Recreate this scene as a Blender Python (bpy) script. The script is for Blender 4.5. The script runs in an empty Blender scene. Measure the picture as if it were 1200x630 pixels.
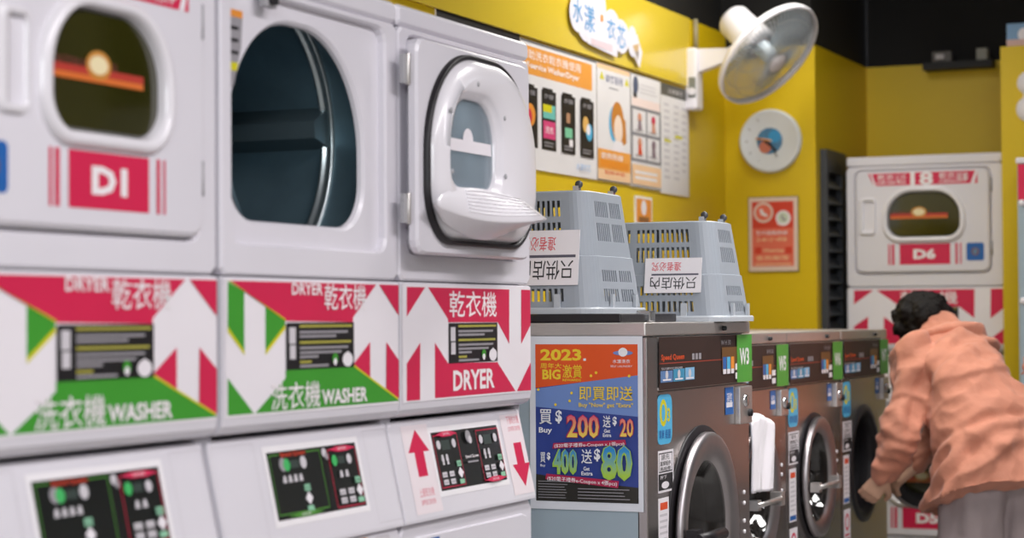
import bpy, bmesh, math, random
from mathutils import Vector, Matrix, noise
random.seed(7)
SC = bpy.context.scene
COL = SC.collection
PI = math.pi
W90 = PI / 2

# ------------------------------------------------------------------ materials
def lin(c):
    c = c / 255.0
    return c / 12.92 if c <= 0.04045 else ((c + 0.055) / 1.055) ** 2.4

def rgb(h):
    if isinstance(h, str):
        h = h.lstrip('#'); h = tuple(int(h[i:i + 2], 16) for i in (0, 2, 4))
    return (lin(h[0]), lin(h[1]), lin(h[2]), 1.0)

MATS = {}
def mat(name, col, rough=0.5, metal=0.0, var=0.0, vscale=6.0, bump=0.0, bscale=60.0, alpha=1.0, coat=0.0, emit=0.0, stretch=None, spec=0.5, aniso=0.0, sheen=0.0):
    if name in MATS: return MATS[name]
    m = bpy.data.materials.new(name); m.use_nodes = True
    nt = m.node_tree; b = nt.nodes['Principled BSDF']
    c = rgb(col)
    b.inputs['Base Color'].default_value = c
    b.inputs['Roughness'].default_value = rough
    b.inputs['Metallic'].default_value = metal
    b.inputs['Specular IOR Level'].default_value = spec
    if coat: b.inputs['Coat Weight'].default_value = coat; b.inputs['Coat Roughness'].default_value = 0.08
    if aniso: b.inputs['Anisotropic'].default_value = aniso
    if sheen: b.inputs['Sheen Weight'].default_value = sheen
    if alpha < 1: b.inputs['Alpha'].default_value = alpha
    if emit: b.inputs['Emission Color'].default_value = c; b.inputs['Emission Strength'].default_value = emit
    tc = nt.nodes.new('ShaderNodeTexCoord')
    src = tc.outputs['Object']
    if stretch:
        mp = nt.nodes.new('ShaderNodeMapping'); mp.inputs['Scale'].default_value = stretch
        nt.links.new(src, mp.inputs['Vector']); src = mp.outputs['Vector']
    if var > 0:
        n = nt.nodes.new('ShaderNodeTexNoise'); n.inputs['Scale'].default_value = vscale; n.inputs['Detail'].default_value = 4
        nt.links.new(src, n.inputs['Vector'])
        r = nt.nodes.new('ShaderNodeValToRGB')
        r.color_ramp.elements[0].position = 0.3; r.color_ramp.elements[1].position = 0.7
        r.color_ramp.elements[0].color = tuple(max(0, x * (1 - var)) for x in c[:3]) + (1,)
        r.color_ramp.elements[1].color = tuple(min(1, x * (1 + var)) for x in c[:3]) + (1,)
        nt.links.new(n.outputs['Fac'], r.inputs['Fac']); nt.links.new(r.outputs['Color'], b.inputs['Base Color'])
    if bump > 0:
        n2 = nt.nodes.new('ShaderNodeTexNoise'); n2.inputs['Scale'].default_value = bscale; n2.inputs['Detail'].default_value = 5
        nt.links.new(src, n2.inputs['Vector'])
        bp = nt.nodes.new('ShaderNodeBump'); bp.inputs['Strength'].default_value = bump; bp.inputs['Distance'].default_value = 0.01
        nt.links.new(n2.outputs['Fac'], bp.inputs['Height']); nt.links.new(bp.outputs['Normal'], b.inputs['Normal'])
    MATS[name] = m
    return m

def gradmat(name, lo, hi, z0, z1, rough=0.5):
    """printed colour that runs from LO to HI between object heights z0 and z1"""
    if name in MATS: return MATS[name]
    m = mat(name, lo, rough)
    nt = m.node_tree; b = nt.nodes['Principled BSDF']
    tc = nt.nodes.new('ShaderNodeTexCoord'); sp = nt.nodes.new('ShaderNodeSeparateXYZ')
    mr = nt.nodes.new('ShaderNodeMapRange'); mr.inputs['From Min'].default_value = z0; mr.inputs['From Max'].default_value = z1
    r = nt.nodes.new('ShaderNodeValToRGB'); r.color_ramp.elements[0].color = rgb(lo); r.color_ramp.elements[1].color = rgb(hi)
    nt.links.new(tc.outputs['Object'], sp.inputs[0]); nt.links.new(sp.outputs['Z'], mr.inputs['Value'])
    nt.links.new(mr.outputs['Result'], r.inputs['Fac']); nt.links.new(r.outputs['Color'], b.inputs['Base Color'])
    return m

ENAMEL = mat('white_enamel', 'e2dfe6', 0.32, var=0.02, vscale=3, bump=0.02, bscale=220, coat=0.2)
PLASTIC_W = mat('white_plastic', 'eae7ec', 0.28, var=0.02, vscale=5, coat=0.25)
GREYLINE = mat('grey_inset_plastic', 'a9a8ac', 0.5, var=0.05)
DARKGAP = mat('dark_gap_rubber', '16151a', 0.6, var=0.1)
RUBBER = mat('black_rubber', '1b181c', 0.45, var=0.15, bump=0.05)
STEEL = mat('brushed_stainless_steel', 'b4aeac', 0.27, 1.0, var=0.06, vscale=40, bump=0.03, bscale=90, stretch=(1, 1, 30), aniso=0.3)
STEELTOP = mat('brushed_stainless_trim', 'cfcac7', 0.38, 0.85, var=0.06, vscale=40, stretch=(1, 1, 25))
CHROME = mat('polished_steel', 'd9d9dc', 0.12, 1.0, var=0.02)
RINGMAT = mat('door_ring_steel', 'b4afb1', 0.4, 1.0, var=0.06, vscale=12)
DRUM = mat('galvanised_drum_steel', '7d98a4', 0.38, 0.75, var=0.12, vscale=9, bump=0.04, bscale=40)
DRUMSEAM = mat('drum_seam_steel', 'b9c4c6', 0.3, 0.9, var=0.08)
GLASSDARK = mat('smoked_door_glass', '35340f', 0.05, alpha=0.86, var=0.15, vscale=4, coat=1.0)
GLASSGREY = mat('blue_grey_door_glass', '8fa4b0', 0.12, alpha=0.5, var=0.2, vscale=7, coat=0.6)
P_WHITE = mat('print_white', 'eee9ee', 0.45, var=0.02)
P_RED = mat('print_magenta_red', 'd4224f', 0.4, var=0.03)
P_GREEN = mat('print_green', '3f9a2e', 0.4, var=0.04)
P_YELLOW = mat('print_yellow', 'd8d01c', 0.4, var=0.03)
P_BLACK = mat('print_black', '1a181b', 0.4, var=0.1)
P_TEXT = mat('print_text_cream', 'f2ecee', 0.45, var=0.02)
P_OLIVE = mat('print_pale_olive', 'aaa548', 0.5, var=0.05)
P_GREYTXT = mat('print_grey', '9a979c', 0.5, var=0.05)
P_BLUE = mat('print_blue', '1d61ad', 0.45, var=0.04)
P_SKY = mat('print_sky_blue', '4fb4e0', 0.45, var=0.04)
P_ORANGE = mat('print_orange', 'ea9433', 0.5, var=0.04)
P_REDO = mat('print_orange_red', 'e2501f', 0.45, var=0.04)
P_PALEORANGE = mat('print_pale_orange', 'f4cba0', 0.5, var=0.04)
P_LIGHTGREY = mat('print_light_grey', 'cfcbd0', 0.5, var=0.04)

# ------------------------------------------------------------------ mesh collector
class MB:
    def __init__(s): s.v = []; s.f = []; s.m = []; s.mats = []; s.sm = []
    def mi(s, m):
        if m not in s.mats: s.mats.append(m)
        return s.mats.index(m)
    def add(s, verts, faces, m, smooth=False):
        b = len(s.v); s.v += [tuple(v) for v in verts]; i = s.mi(m)
        for f in faces: s.f.append(tuple(b + k for k in f)); s.m.append(i); s.sm.append(smooth)
    def box(s, x0, x1, y0, y1, z0, z1, m):
        v = [(x0, y0, z0), (x1, y0, z0), (x1, y1, z0), (x0, y1, z0), (x0, y0, z1), (x1, y0, z1), (x1, y1, z1), (x0, y1, z1)]
        s.add(v, [(0, 3, 2, 1), (4, 5, 6, 7), (0, 1, 5, 4), (1, 2, 6, 5), (2, 3, 7, 6), (3, 0, 4, 7)], m)
    def loft(s, loops, m, cap0=True, cap1=True, smooth=True, close=False):
        n = len(loops[0]); v = [p for l in loops for p in l]; f = []
        k = len(loops)
        for i in range(k if close else k - 1):
            a = i * n; b = ((i + 1) % k) * n
            for j in range(n):
                j2 = (j + 1) % n
                f.append((a + j, a + j2, b + j2, b + j))
        s.add(v, f, m, smooth)
        if not close:
            if cap0: s.add(loops[0], [tuple(reversed(range(n)))], m)
            if cap1: s.add(loops[-1], [tuple(range(n))], m)
    def tube(s, pts, r, m, seg=8, caps=True):
        pts = [Vector(p) for p in pts]; rs = r if isinstance(r, (list, tuple)) else [r] * len(pts)
        loops = []; up = None
        for i, p in enumerate(pts):
            t = (pts[min(i + 1, len(pts) - 1)] - pts[max(i - 1, 0)]).normalized()
            if up is None: up = Vector((0, 0, 1)) if abs(t.z) < 0.9 else Vector((1, 0, 0))
            a = t.cross(up).normalized(); b = a.cross(t).normalized(); up = b
            loops.append([p + (a * math.cos(2 * PI * j / seg) + b * math.sin(2 * PI * j / seg)) * rs[i] for j in range(seg)])
        s.loft(loops, m, caps, caps)
    def lathe(s, o, axis, prof, m, seg=40, cap0=False, cap1=False, ref=None):
        """prof: list of (radius, distance along axis)"""
        o = Vector(o); ax = Vector(axis).normalized()
        a = ax.cross(Vector(ref) if ref else (Vector((0, 0, 1)) if abs(ax.z) < 0.9 else Vector((1, 0, 0)))).normalized(); b = ax.cross(a)
        loops = [[o + ax * d + (a * math.cos(2 * PI * j / seg) + b * math.sin(2 * PI * j / seg)) * max(r, 1e-4) for j in range(seg)] for r, d in prof]
        s.loft(loops, m, cap0, cap1)
    def sphere(s, c, r, m, seg=12, rings=8, basis=None):
        c = Vector(c); rr = r if isinstance(r, (list, tuple)) else (r, r, r)
        B = basis or (Vector((1, 0, 0)), Vector((0, 1, 0)), Vector((0, 0, 1)))
        loops = []
        for i in range(1, rings):
            th = PI * i / rings
            loops.append([c + B[0] * (rr[0] * math.sin(th) * math.cos(2 * PI * j / seg)) + B[1] * (rr[1] * math.sin(th) * math.sin(2 * PI * j / seg)) + B[2] * (-rr[2] * math.cos(th)) for j in range(seg)])
        s.loft(loops, m)
    def build(s, name, parent=None, bevel=0.0, recalc=True, loc=None, rotz=0.0, seg=2, autosmooth=False):
        me = bpy.data.meshes.new(name); me.from_pydata(s.v, [], s.f); 
        for m in s.mats: me.materials.append(m)
        for p, i, sm in zip(me.polygons, s.m, s.sm): p.material_index = i; p.use_smooth = sm
        if recalc:
            bm = bmesh.new(); bm.from_mesh(me); bmesh.ops.remove_doubles(bm, verts=bm.verts, dist=1e-5)
            bmesh.ops.recalc_face_normals(bm, faces=bm.faces); bm.to_mesh(me); bm.free()
        me.update()
        o = bpy.data.objects.new(name, me); COL.objects.link(o)
        if parent: o.parent = parent
        if loc: o.location = loc
        o.rotation_euler.z = rotz
        if bevel > 0:
            md = o.modifiers.new('edge', 'BEVEL'); md.width = bevel; md.segments = seg; md.limit_method = 'ANGLE'; md.angle_limit = 0.7
            md.harden_normals = False
        return o

def tag(o, label=None, cat=None, group=None, kind=None):
    if label: o['label'] = label
    if cat: o['category'] = cat
    if group: o['group'] = group
    if kind: o['kind'] = kind
    return o

def thing(name, label, cat, loc=(0, 0, 0), rotz=0.0, group=None):
    o = bpy.data.objects.new(name, None); COL.objects.link(o); o.empty_display_size = 0.1
    o.location = loc; o.rotation_euler.z = rotz
    return tag(o, label, cat, group)

# ------------------------------------------------------------------ outlines (in a plane, as (u, v))
def outline(cx, cz, w, h, rt, rb=None, n=144):
    """rounded rectangle, top radius rt, bottom radius rb, sampled by angle so that any two outlines bridge well"""
    rb = rt if rb is None else rb
    P = []
    def arc(ax, az, r, a0, a1):
        for i in range(25):
            a = a0 + (a1 - a0) * i / 24; P.append((ax + r * math.cos(a), az + r * math.sin(a)))
    hw, hh = w / 2, h / 2
    arc(hw - rb, -hh + rb, rb, -PI / 2, 0); arc(hw - rt, hh - rt, rt, 0, PI / 2)
    arc(-hw + rt, hh - rt, rt, PI / 2, PI); arc(-hw + rb, -hh + rb, rb, PI, 1.5 * PI)
    out = []
    m = len(P)
    for k in range(n):
        a = 2 * PI * (k + 0.5) / n - PI; dx, dz = math.cos(a) * hw, math.sin(a) * hh
        best = None
        for i in range(m):
            x1, z1 = P[i]; x2, z2 = P[(i + 1) % m]
            ex, ez = x2 - x1, z2 - z1
            den = dx * ez - dz * ex
            if abs(den) < 1e-12: continue
            t = (x1 * ez - z1 * ex) / den; u = (x1 * dz - z1 * dx) / den
            if t > 0 and -1e-6 <= u <= 1 + 1e-6 and (best is None or t > best): best = t
        out.append((cx + dx * best, cz + dz * best))
    return out

def at_y(loop, y): return [(u, y, v) for u, v in loop]
def shrink(loop, d, c=None):
    cx = sum(p[0] for p in loop) / len(loop); cz = sum(p[1] for p in loop) / len(loop)
    hw = max(abs(p[0] - cx) for p in loop); hh = max(abs(p[1] - cz) for p in loop)
    return [(cx + (u - cx) * (hw - d) / hw, cz + (v - cz) * (hh - d) / hh) for u, v in loop]

# ------------------------------------------------------------------ lettering and flat print
_TX = {}
def text_geo(body, bold=0.0):
    if any(ord(ch) > 0x2e80 for ch in body): bold = min(bold, .005)
    key = (body, bold)
    if key not in _TX:
        c = bpy.data.curves.new('t', 'FONT'); c.body = body; c.offset = bold; c.resolution_u = 2
        o = bpy.data.objects.new('t', c); COL.objects.link(o)
        dg = bpy.context.evaluated_depsgraph_get()
        me = bpy.data.meshes.new_from_object(o.evaluated_get(dg))
        vs = [(v.co.x, v.co.y) for v in me.vertices]; fs = [tuple(p.vertices) for p in me.polygons]
        bpy.data.objects.remove(o); bpy.data.curves.remove(c); bpy.data.meshes.remove(me)
        x0 = min(v[0] for v in vs); x1 = max(v[0] for v in vs); y0 = min(v[1] for v in vs); y1 = max(v[1] for v in vs)
        _TX[key] = ([((v[0] - x0) / max(x1 - x0, 1e-6), (v[1] - y0) / max(y1 - y0, 1e-6)) for v in vs], fs)
    return _TX[key]

class Print:
    """flat print in layers on a plane: origin O, axes U and V (unit vectors), outward U x V"""
    def __init__(s, O, U, V, eps=0.00012):
        s.O = Vector(O); s.U = Vector(U).normalized(); s.V = Vector(V).normalized(); s.N = s.U.cross(s.V).normalized()
        s.mb = MB(); s.l = 0; s.eps = eps
    def P(s, u, v, l): return s.O + s.U * u + s.V * v + s.N * (s.eps * l)
    def poly(s, pts, m):
        s.l += 1
        A = sum(pts[i][0] * pts[(i + 1) % len(pts)][1] - pts[(i + 1) % len(pts)][0] * pts[i][1] for i in range(len(pts)))
        if A < 0: pts = pts[::-1]
        s.mb.add([s.P(u, v, s.l) for u, v in pts], [tuple(range(len(pts)))], m)
    def rect(s, u0, v0, u1, v1, m): s.poly([(u0, v0), (u1, v0), (u1, v1), (u0, v1)], m)
    def disc(s, u, v, r, m, ry=None, n=24): s.poly([(u + r * math.cos(2 * PI * i / n), v + (ry or r) * math.sin(2 * PI * i / n)) for i in range(n)], m)
    def rrect(s, u0, v0, u1, v1, r, m): s.poly(outline((u0 + u1) / 2, (v0 + v1) / 2, u1 - u0, v1 - v0, r, r, 32), m)
    def frame(s, u0, v0, u1, v1, t, m):
        s.rect(u0, v0, u1, v0 + t, m); s.l -= 1; s.rect(u0, v1 - t, u1, v1, m); s.l -= 1
        s.rect(u0, v0 + t, u0 + t, v1 - t, m); s.l -= 1; s.rect(u1 - t, v0 + t, u1, v1 - t, m)
    def text(s, body, u0, v0, u1, v1, m, bold=0.0, turn=False, slope=0.0, skew=0.0, mirror=False):
        s.l += 1
        vs, fs = text_geo(body, bold)
        pts = []
        for x, y in vs:
            if turn: x, y = 1 - x, 1 - y
            if mirror: x = 1 - x
            pts.append(s.P(u0 + (u1 - u0) * x + skew * y * (v1 - v0), v0 + (v1 - v0) * y + slope * (x - 0.5) * (u1 - u0), s.l))
        s.mb.add(pts, fs, m)
    def lines(s, u0, v0, u1, v1, k, m, fill=0.5, ragged=0.2):
        h = (v1 - v0) / k
        for i in range(k):
            w = (u1 - u0) * (1 - ragged * random.random())
            s.rect(u0, v1 - h * (i + 1) + h * (1 - fill) / 2, u0 + w, v1 - h * i - h * (1 - fill) / 2, m); s.l -= 1
        s.l += 1
    def build(s, name, parent=None, label=None):
        o = s.mb.build(name, parent, recalc=False)
        if label: o['label'] = label
        return o

XZ = ((1, 0, 0), (0, 0, 1))
def front_print(y): return Print((0, y, 0), *XZ)
# ------------------------------------------------------------------ stacked dryers
W = 0.684; HW = W / 2
def stack_sticker(root, kind):
    p = front_print(-0.0012)
    p.rect(-0.333, 1.127, 0.338, 1.373, P_WHITE)
    if kind == 'combo':
        p.poly([(-0.316, 1.369), (0.241, 1.369), (0.142, 1.303), (0.142, 1.294), (-0.122, 1.297)], P_RED)
        for q in ([(-0.324, 1.368), (-0.268, 1.35), (-0.268, 1.237), (-0.325, 1.279)], [(-0.195, 1.325), (-0.124, 1.299), (-0.124, 1.282), (-0.195, 1.236)],
                  [(-0.325, 1.198), (-0.236, 1.132), (-0.325, 1.132)], [(-0.123, 1.207), (0.142, 1.207), (0.341, 1.132), (-0.232, 1.132), (-0.123, 1.192)]):
            p.poly(q, P_GREEN)
        for q in ([(-0.325, 1.279), (-0.268, 1.237), (-0.268, 1.244), (-0.325, 1.288)], [(-0.195, 1.236), (-0.124, 1.282), (-0.124, 1.291), (-0.195, 1.245)], [(0.142, 1.207), (0.335, 1.134), (0.335, 1.138), (0.142, 1.211)],
                  [(-0.316, 1.369), (-0.122, 1.297), (-0.124, 1.301), (-0.322, 1.369)]):
            p.poly(q, P_YELLOW)
        for q in ([(0.142, 1.212), (0.212, 1.254), (0.212, 1.184)], [(0.283, 1.253), (0.338, 1.215), (0.338, 1.137), (0.281, 1.159)], [(0.252, 1.369), (0.338, 1.369), (0.338, 1.307)]):
            p.poly(q, P_RED)
        bx = (-0.122, 1.207, 0.142, 1.294)
        p.text('DRYER', -0.1, 1.346, 0.018, 1.368, P_TEXT, 0.02)
        p.text('乾衣機', 0.024, 1.318, 0.195, 1.368, P_TEXT, 0.025)
        p.text('洗衣機', -0.178, 1.134, 0.006, 1.184, P_TEXT, 0.025)
        p.text('WASHER', 0.012, 1.137, 0.198, 1.166, P_TEXT, 0.03)
    else:
        for q in ([(-0.312, 1.366), (-0.225, 1.366), (-0.313, 1.304)], [(-0.314, 1.207), (-0.25, 1.25), (-0.252, 1.13), (-0.315, 1.13)], [(-0.18, 1.249), (-0.116, 1.204), (0.146, 1.2), (0.248, 1.131), (-0.181, 1.131)],
                  [(-0.212, 1.366), (0.215, 1.366), (0.213, 1.241), (0.149, 1.291), (-0.115, 1.292), (-0.115, 1.299)], [(0.284, 1.366), (0.338, 1.366), (0.338, 1.283), (0.282, 1.24)], [(0.338, 1.196), (0.338, 1.13), (0.255, 1.131)]):
            p.poly(q, P_RED)
        bx = (-0.113, 1.203, 0.145, 1.29)
        p.text('乾衣機', -0.108, 1.303, 0.142, 1.36, P_TEXT, 0.025)
        p.text('DRYER', -0.091, 1.143, 0.128, 1.187, P_TEXT, 0.03)
    x0, z0, x1, z1 = bx; w = x1 - x0; h = z1 - z0
    p.rect(x0, z0, x1, z1, P_BLACK)
    p.rect(x0 + .01, z1 - h * .45, x0 + .034, z1 - h * .1, P_LIGHTGREY); p.rect(x0 + .012, z1 - h * .78, x0 + .034, z1 - h * .48, P_LIGHTGREY)
    for k, (a, m) in enumerate(((.05, P_OLIVE), (.18, P_GREYTXT), (.27, P_GREYTXT), (.40, P_OLIVE), (.52, P_GREYTXT), (.62, P_GREYTXT), (.71, P_GREYTXT), (.82, P_OLIVE), (.91, P_GREYTXT))):
        e = (.97, .9, .72, .95, .9, .8, .45, .35, .6)[k]
        p.rect(x0 + .048, z1 - h * (a + .055), x0 + w * e, z1 - h * a, m)
    p.disc(x0 + w * .70, z0 + h * .20, .011, P_GREEN); p.disc(x0 + w * .70, z0 + h * .13, .007, P_WHITE)
    p.disc(x0 + w * .89, z0 + h * .17, .021, P_WHITE, .014); p.disc(x0 + w * .89, z0 + h * .27, .007, P_WHITE)
    return p.build('instruction_sticker', root)

SL_O = Vector((0, 0.045, 1.09)); SL_V = Vector((0, -0.045, -0.205)).normalized() * -1
def keypad(root, kind):
    # slanted plane: origin at its top edge, v measured downward as negative
    p = Print(SL_O + Vector((0, -0.0125, -0.0027)), (1, 0, 0), SL_V)
    u0, u1, v1, v0 = -0.15, 0.196, -0.033, -0.16
    w = u1 - u0; h = v1 - v0
    X = lambda a: u0 + w * a
    Y = lambda b: v1 - h * b
    p.rect(u0 - .012, v0 - .012, u1 + .012, v1 + .012, mat('keypad_rim_white', 'f4f1f4', .35))
    p.rect(u0, v0, u1, v1, mat('keypad_black', '191c1b', .25, var=.15, coat=.3))
    KR = mat('keypad_red_line', 'b82040', .4); KG = mat('keypad_green_line', '4f8f35', .4); LCD = mat('lcd_grey', '3c4743', .3)
    RED = mat('keypad_red', 'd8305a', .4); OR = mat('keypad_orange_red', 'd2452c', .4); MINT = mat('keypad_mint', '8fc7a6', .45)
    def icons(ax, ay, n, dx, s=.014, m=P_LIGHTGREY):
        for i in range(n):
            c = X(ax) + dx * i
            p.poly([(c - s / 2, Y(ay) - s * .45), (c + s / 2, Y(ay) - s * .45), (c + s * .35, Y(ay) + s * .5), (c - s * .25, Y(ay) + s * .5)], m)
    def column(ax):
        p.rect(X(ax) - .011, Y(.63), X(ax) + .011, Y(.53), MINT); p.text('START', X(ax) - .009, Y(.61), X(ax) + .009, Y(.56), P_BLACK)
        p.poly([(X(ax) - .014, Y(.74)), (X(ax), Y(.84)), (X(ax) + .014, Y(.74)), (X(ax), Y(.64))], P_WHITE)
        p.rect(X(ax) - .013, Y(.93), X(ax) + .011, Y(.85), MINT)
    def grid(ax):
        for i in range(2):
            for j in range(2):
                p.rect(X(ax) + i * .034, Y(.78 + j * .13), X(ax) + i * .034 + .024, Y(.69 + j * .13), P_LIGHTGREY)
                p.rect(X(ax) + i * .034 + .003, Y(.75 + j * .13), X(ax) + i * .034 + .021, Y(.73 + j * .13), P_GREYTXT)
    def lens(a0, a1, b, m, t=.035):
        p.poly([(X(a0), Y(b)), (X((a0 + a1) / 2 - .06), Y(b + t)), (X((a0 + a1) / 2 + .06), Y(b + t)), (X(a1), Y(b)), (X((a0 + a1) / 2 + .06), Y(b - t)), (X((a0 + a1) / 2 - .06), Y(b - t))], m)
        p.text('DRYER', X((a0 + a1) / 2 - .05), Y(b + .018), X((a0 + a1) / 2 + .05), Y(b - .018), P_TEXT)
    if kind == 'combo':
        p.frame(X(.02), Y(.93), X(.575), Y(.04), .0022, KG); p.rect(X(.58), Y(.99), X(.6), Y(.02), P_BLACK)
        p.frame(X(.66), Y(.97), X(.985), Y(.06), .0025, KR)
        p.rect(X(.13), Y(.105), X(.42), Y(.01), mat('keypad_dark_band', '3a1512', .4)); p.text('Speed Queen', X(.14), Y(.1), X(.41), Y(.02), OR, .02)
        p.disc(X(.15), Y(.2), .013, P_GREYTXT); p.disc(X(.19), Y(.21), .012, mat('keypad_green_lamp', '46b865', .4)); p.rect(X(.23), Y(.27), X(.32), Y(.15), LCD); p.disc(X(.37), Y(.2), .012, P_LIGHTGREY)
        icons(.14, .42, 4, .020)
        column(.36)
        lens(.1, .5, .96, KG)
        p.disc(X(.61), Y(.1), .009, P_LIGHTGREY); p.disc(X(.63), Y(.16), .007, P_GREYTXT)
        lens(.66, .98, .07, RED, .04)
        p.disc(X(.71), Y(.24), .011, mat('keypad_green_lamp', '46b865', .4)); p.rect(X(.75), Y(.3), X(.83), Y(.18), LCD); p.disc(X(.88), Y(.24), .01, P_LIGHTGREY)
        icons(.76, .46, 2, .022); grid(.70); column(.93)
    else:
        for a in (0.0, .62):
            p.frame(X(a + .02), Y(.96), X(a + .37), Y(.05), .0025, KR)
            p.disc(X(a + .08), Y(.22), .01, P_LIGHTGREY); p.rect(X(a + .12), Y(.32), X(a + .24), Y(.15), LCD); p.disc(X(a + .30), Y(.22), .01, P_LIGHTGREY)
            icons(a + .1, .45, 2, .022); icons(a + .1, .53, 2, .022, .011); grid(a + .05); column(a + .31)
        lens(.04, .34, .05, RED, .045); lens(.64, .96, .95, RED, .045)
        p.disc(X(.5), Y(.14), .014, P_GREYTXT); p.disc(X(.52), Y(.2), .009, P_LIGHTGREY)
        p.text('Speed Queen', X(.4), Y(.53), X(.6), Y(.46), P_TEXT, .02)
        p.rect(X(.42), Y(.6), X(.58), Y(.57), P_GREYTXT)
    return p.build('keypad', root)

def arrow_stickers(root):
    OC = mat('print_clear_film', 'efe4e8', .35)
    OT = mat('print_faint_red', 'e58f9c', .5)
    for side in (0, 1):
        p = Print(SL_O + Vector((0, -0.0125, -0.0027)), (1, 0, 0), SL_V)
        if side == 0:
            p.rect(-.285, -.2, -.16, -.012, OC)
            c = -.221
            p.poly([(c - .022, -.122), (c - .022, -.07), (c - .05, -.07), (c, -.022), (c + .05, -.07), (c + .022, -.07), (c + .022, -.122)], P_RED)
            p.text('上層乾衣機', c - .035, -.165, c + .035, -.146, OT); p.text('UPPER DRYER', c - .035, -.182, c + .035, -.171, OT)
        else:
            p.rect(.222, -.2, .338, -.012, OC)
            c = .292
            p.text('下層乾衣機', c - .035, -.035, c + .035, -.016, OT); p.text('LOWER DRYER', c - .035, -.052, c + .035, -.041, OT)
            p.poly([(c - .022, -.08), (c - .022, -.13), (c - .05, -.13), (c, -.183), (c + .05, -.13), (c + .022, -.13), (c + .022, -.08)], P_RED)
        p.build('arrow_sticker', root, 'red arrow pointing up' if side == 0 else 'red arrow pointing down')

def door_closed(root, zc, number, banner=None, lower=False, blue='none'):
    """dryer door shut in its opening; zc is the height of its middle"""
    d = MB()
    o = outline(-0.008, zc, 0.585, 0.445, 0.03)
    win = outline(0.0, zc + 0.03, 0.325, 0.208, 0.115, 0.06)
    d.loft([at_y(shrink(o, 0.0), 0.014), at_y(o, -0.006), at_y(shrink(o, .008), -0.012), at_y(win, -0.012), at_y(win, 0.014)], ENAMEL, False, False, smooth=False)
    door = d.build('door', root, recalc=True)
    f = MB(); 
    w0 = outline(0.0, zc + 0.029, 0.366, 0.246, 0.135, 0.08)
    f.loft([at_y(w0, -0.011), at_y(shrink(w0, .003), -0.02), at_y(shrink(w0, .010), -0.026), at_y(shrink(win, .001), -0.026), at_y(shrink(win, .006), -0.012), at_y(shrink(win, .008), 0.012)], PLASTIC_W, False, False)
    f.build('window_frame', door)
    g = MB(); g.loft([at_y(shrink(win, .008), 0.0), at_y(shrink(win, .012), -0.006)], GLASSDARK, True, True, smooth=False)
    g.build('window_glass', door)
    # printed band on the glass: seen in its colours from outside
    s = front_print(-0.0085)
    band_sticker(s, 0.0, zc + 0.028, False)
    s.build('glass_sticker', door)
    # handle: a raised rim around a finger recess
    h = MB(); ho = outline(-0.246, zc + 0.025, 0.078, 0.165, 0.018); hi = outline(-0.239, zc + 0.025, 0.05, 0.135, 0.01)
    h.loft([at_y(ho, -0.011), at_y(shrink(ho, .005), -0.022), at_y(hi, -0.022), at_y(shrink(hi, .004), 0.008)], PLASTIC_W, False, False)
    h.loft([at_y(shrink(hi, .003), 0.0065), at_y(shrink(hi, .006), 0.006)], GREYLINE, True, True, smooth=False)
    h.build('handle', door)
    p = front_print(-0.0125)
    p.rect(-.105, zc - .188, .115, zc - .098, P_RED)
    for a, b in ((-.155, -.147), (-.14, -.128), (.137, .147), (.157, .163)): p.rect(a, zc - .188, b, zc - .098, P_RED)
    p.text(number, -.045, zc - .165, .052, zc - .12, P_TEXT, .05)
    p.build('number_sticker', door, 'magenta sticker reading ' + number)
    if banner:
        p = front_print(-0.0125)
        z0, z1 = zc + .158, zc + .212
        p.poly([(-.255, z1), (-.225, z1), (-.2, z0), (-.25, z0)][:0] or [(-.242, z1), (.235, z1), (.235, z0), (-.215, z0)], P_RED)
        p.poly([(.205, z0), (.222, z0), (.236, z1), (.226, z1)], P_WHITE); p.poly([(-.232, z1), (-.225, z1), (-.205, z0), (-.214, z0)], P_WHITE)
        p.text('乾衣', -.2, z0 + .022, -.125, z1 - .004, P_TEXT, .02); p.text('公斤', -.12, z0 + .014, -.072, z1 - .006, P_TEXT, .02); p.text('DRYER KG', -.2, z0 + .006, -.075, z0 + .018, P_TEXT, .02)
        p.text(banner, -.055, z0 - .002, .045, z1 + .002, P_TEXT, .035)
        p.text('乾衣', .07, z0 + .022, .14, z1 - .004, P_TEXT, .02); p.text('容量', .145, z0 + .014, .195, z1 - .006, P_TEXT, .02); p.text('CAPACITY', .07, z0 + .006, .19, z0 + .018, P_TEXT, .02)
        p.build('weight_banner', door, 'magenta banner with white numerals')
    if blue != 'none':
        c = .222 if blue == 'right' else -.292
        p = front_print(-0.0125); p.rrect(c - .038, zc - .175, c + .038, zc - .098, .006, P_BLUE); p.disc(c, zc - .136, .018, mat('print_brown', '6f5a6c', .5)); p.text('手', c - .01, zc - .147, c + .01, zc - .125, P_SKY)
        p.build('blue_notice', door)
    for z in (zc + .15, zc - .12):
        hm = MB(); hm.tube([(.291, -.003, z - .03), (.291, -.003, z + .03)], .0042, GREYLINE, 8); hm.build('hinge', door)
    return door

def band_sticker(p, u, z, back):
    if back:
        p.rect(u - .13, z - .014, u + .085, z + .012, P_WHITE); p.disc(u - .035, z + .012, .026, P_WHITE)
    else:
        p.rect(u - .145, z - .016, u + .105, z - .004, mat('sticker_orange', 'd8702a', .5)); p.rect(u - .145, z - .006, u + .105, z + .006, mat('sticker_red', 'b8362a', .5))
        p.text('CAUTION HOT SURFACE', u - .14, z + .006, u + .03, z + .018, mat('sticker_dull_red', '84403a', .5))
        p.disc(u - .02, z + .012, .034, mat('sticker_amber', 'c98a3a', .5), .023); p.disc(u - .02, z + .012, .025, mat('sticker_cream', 'efe0b4', .5, emit=0), .015)

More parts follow.
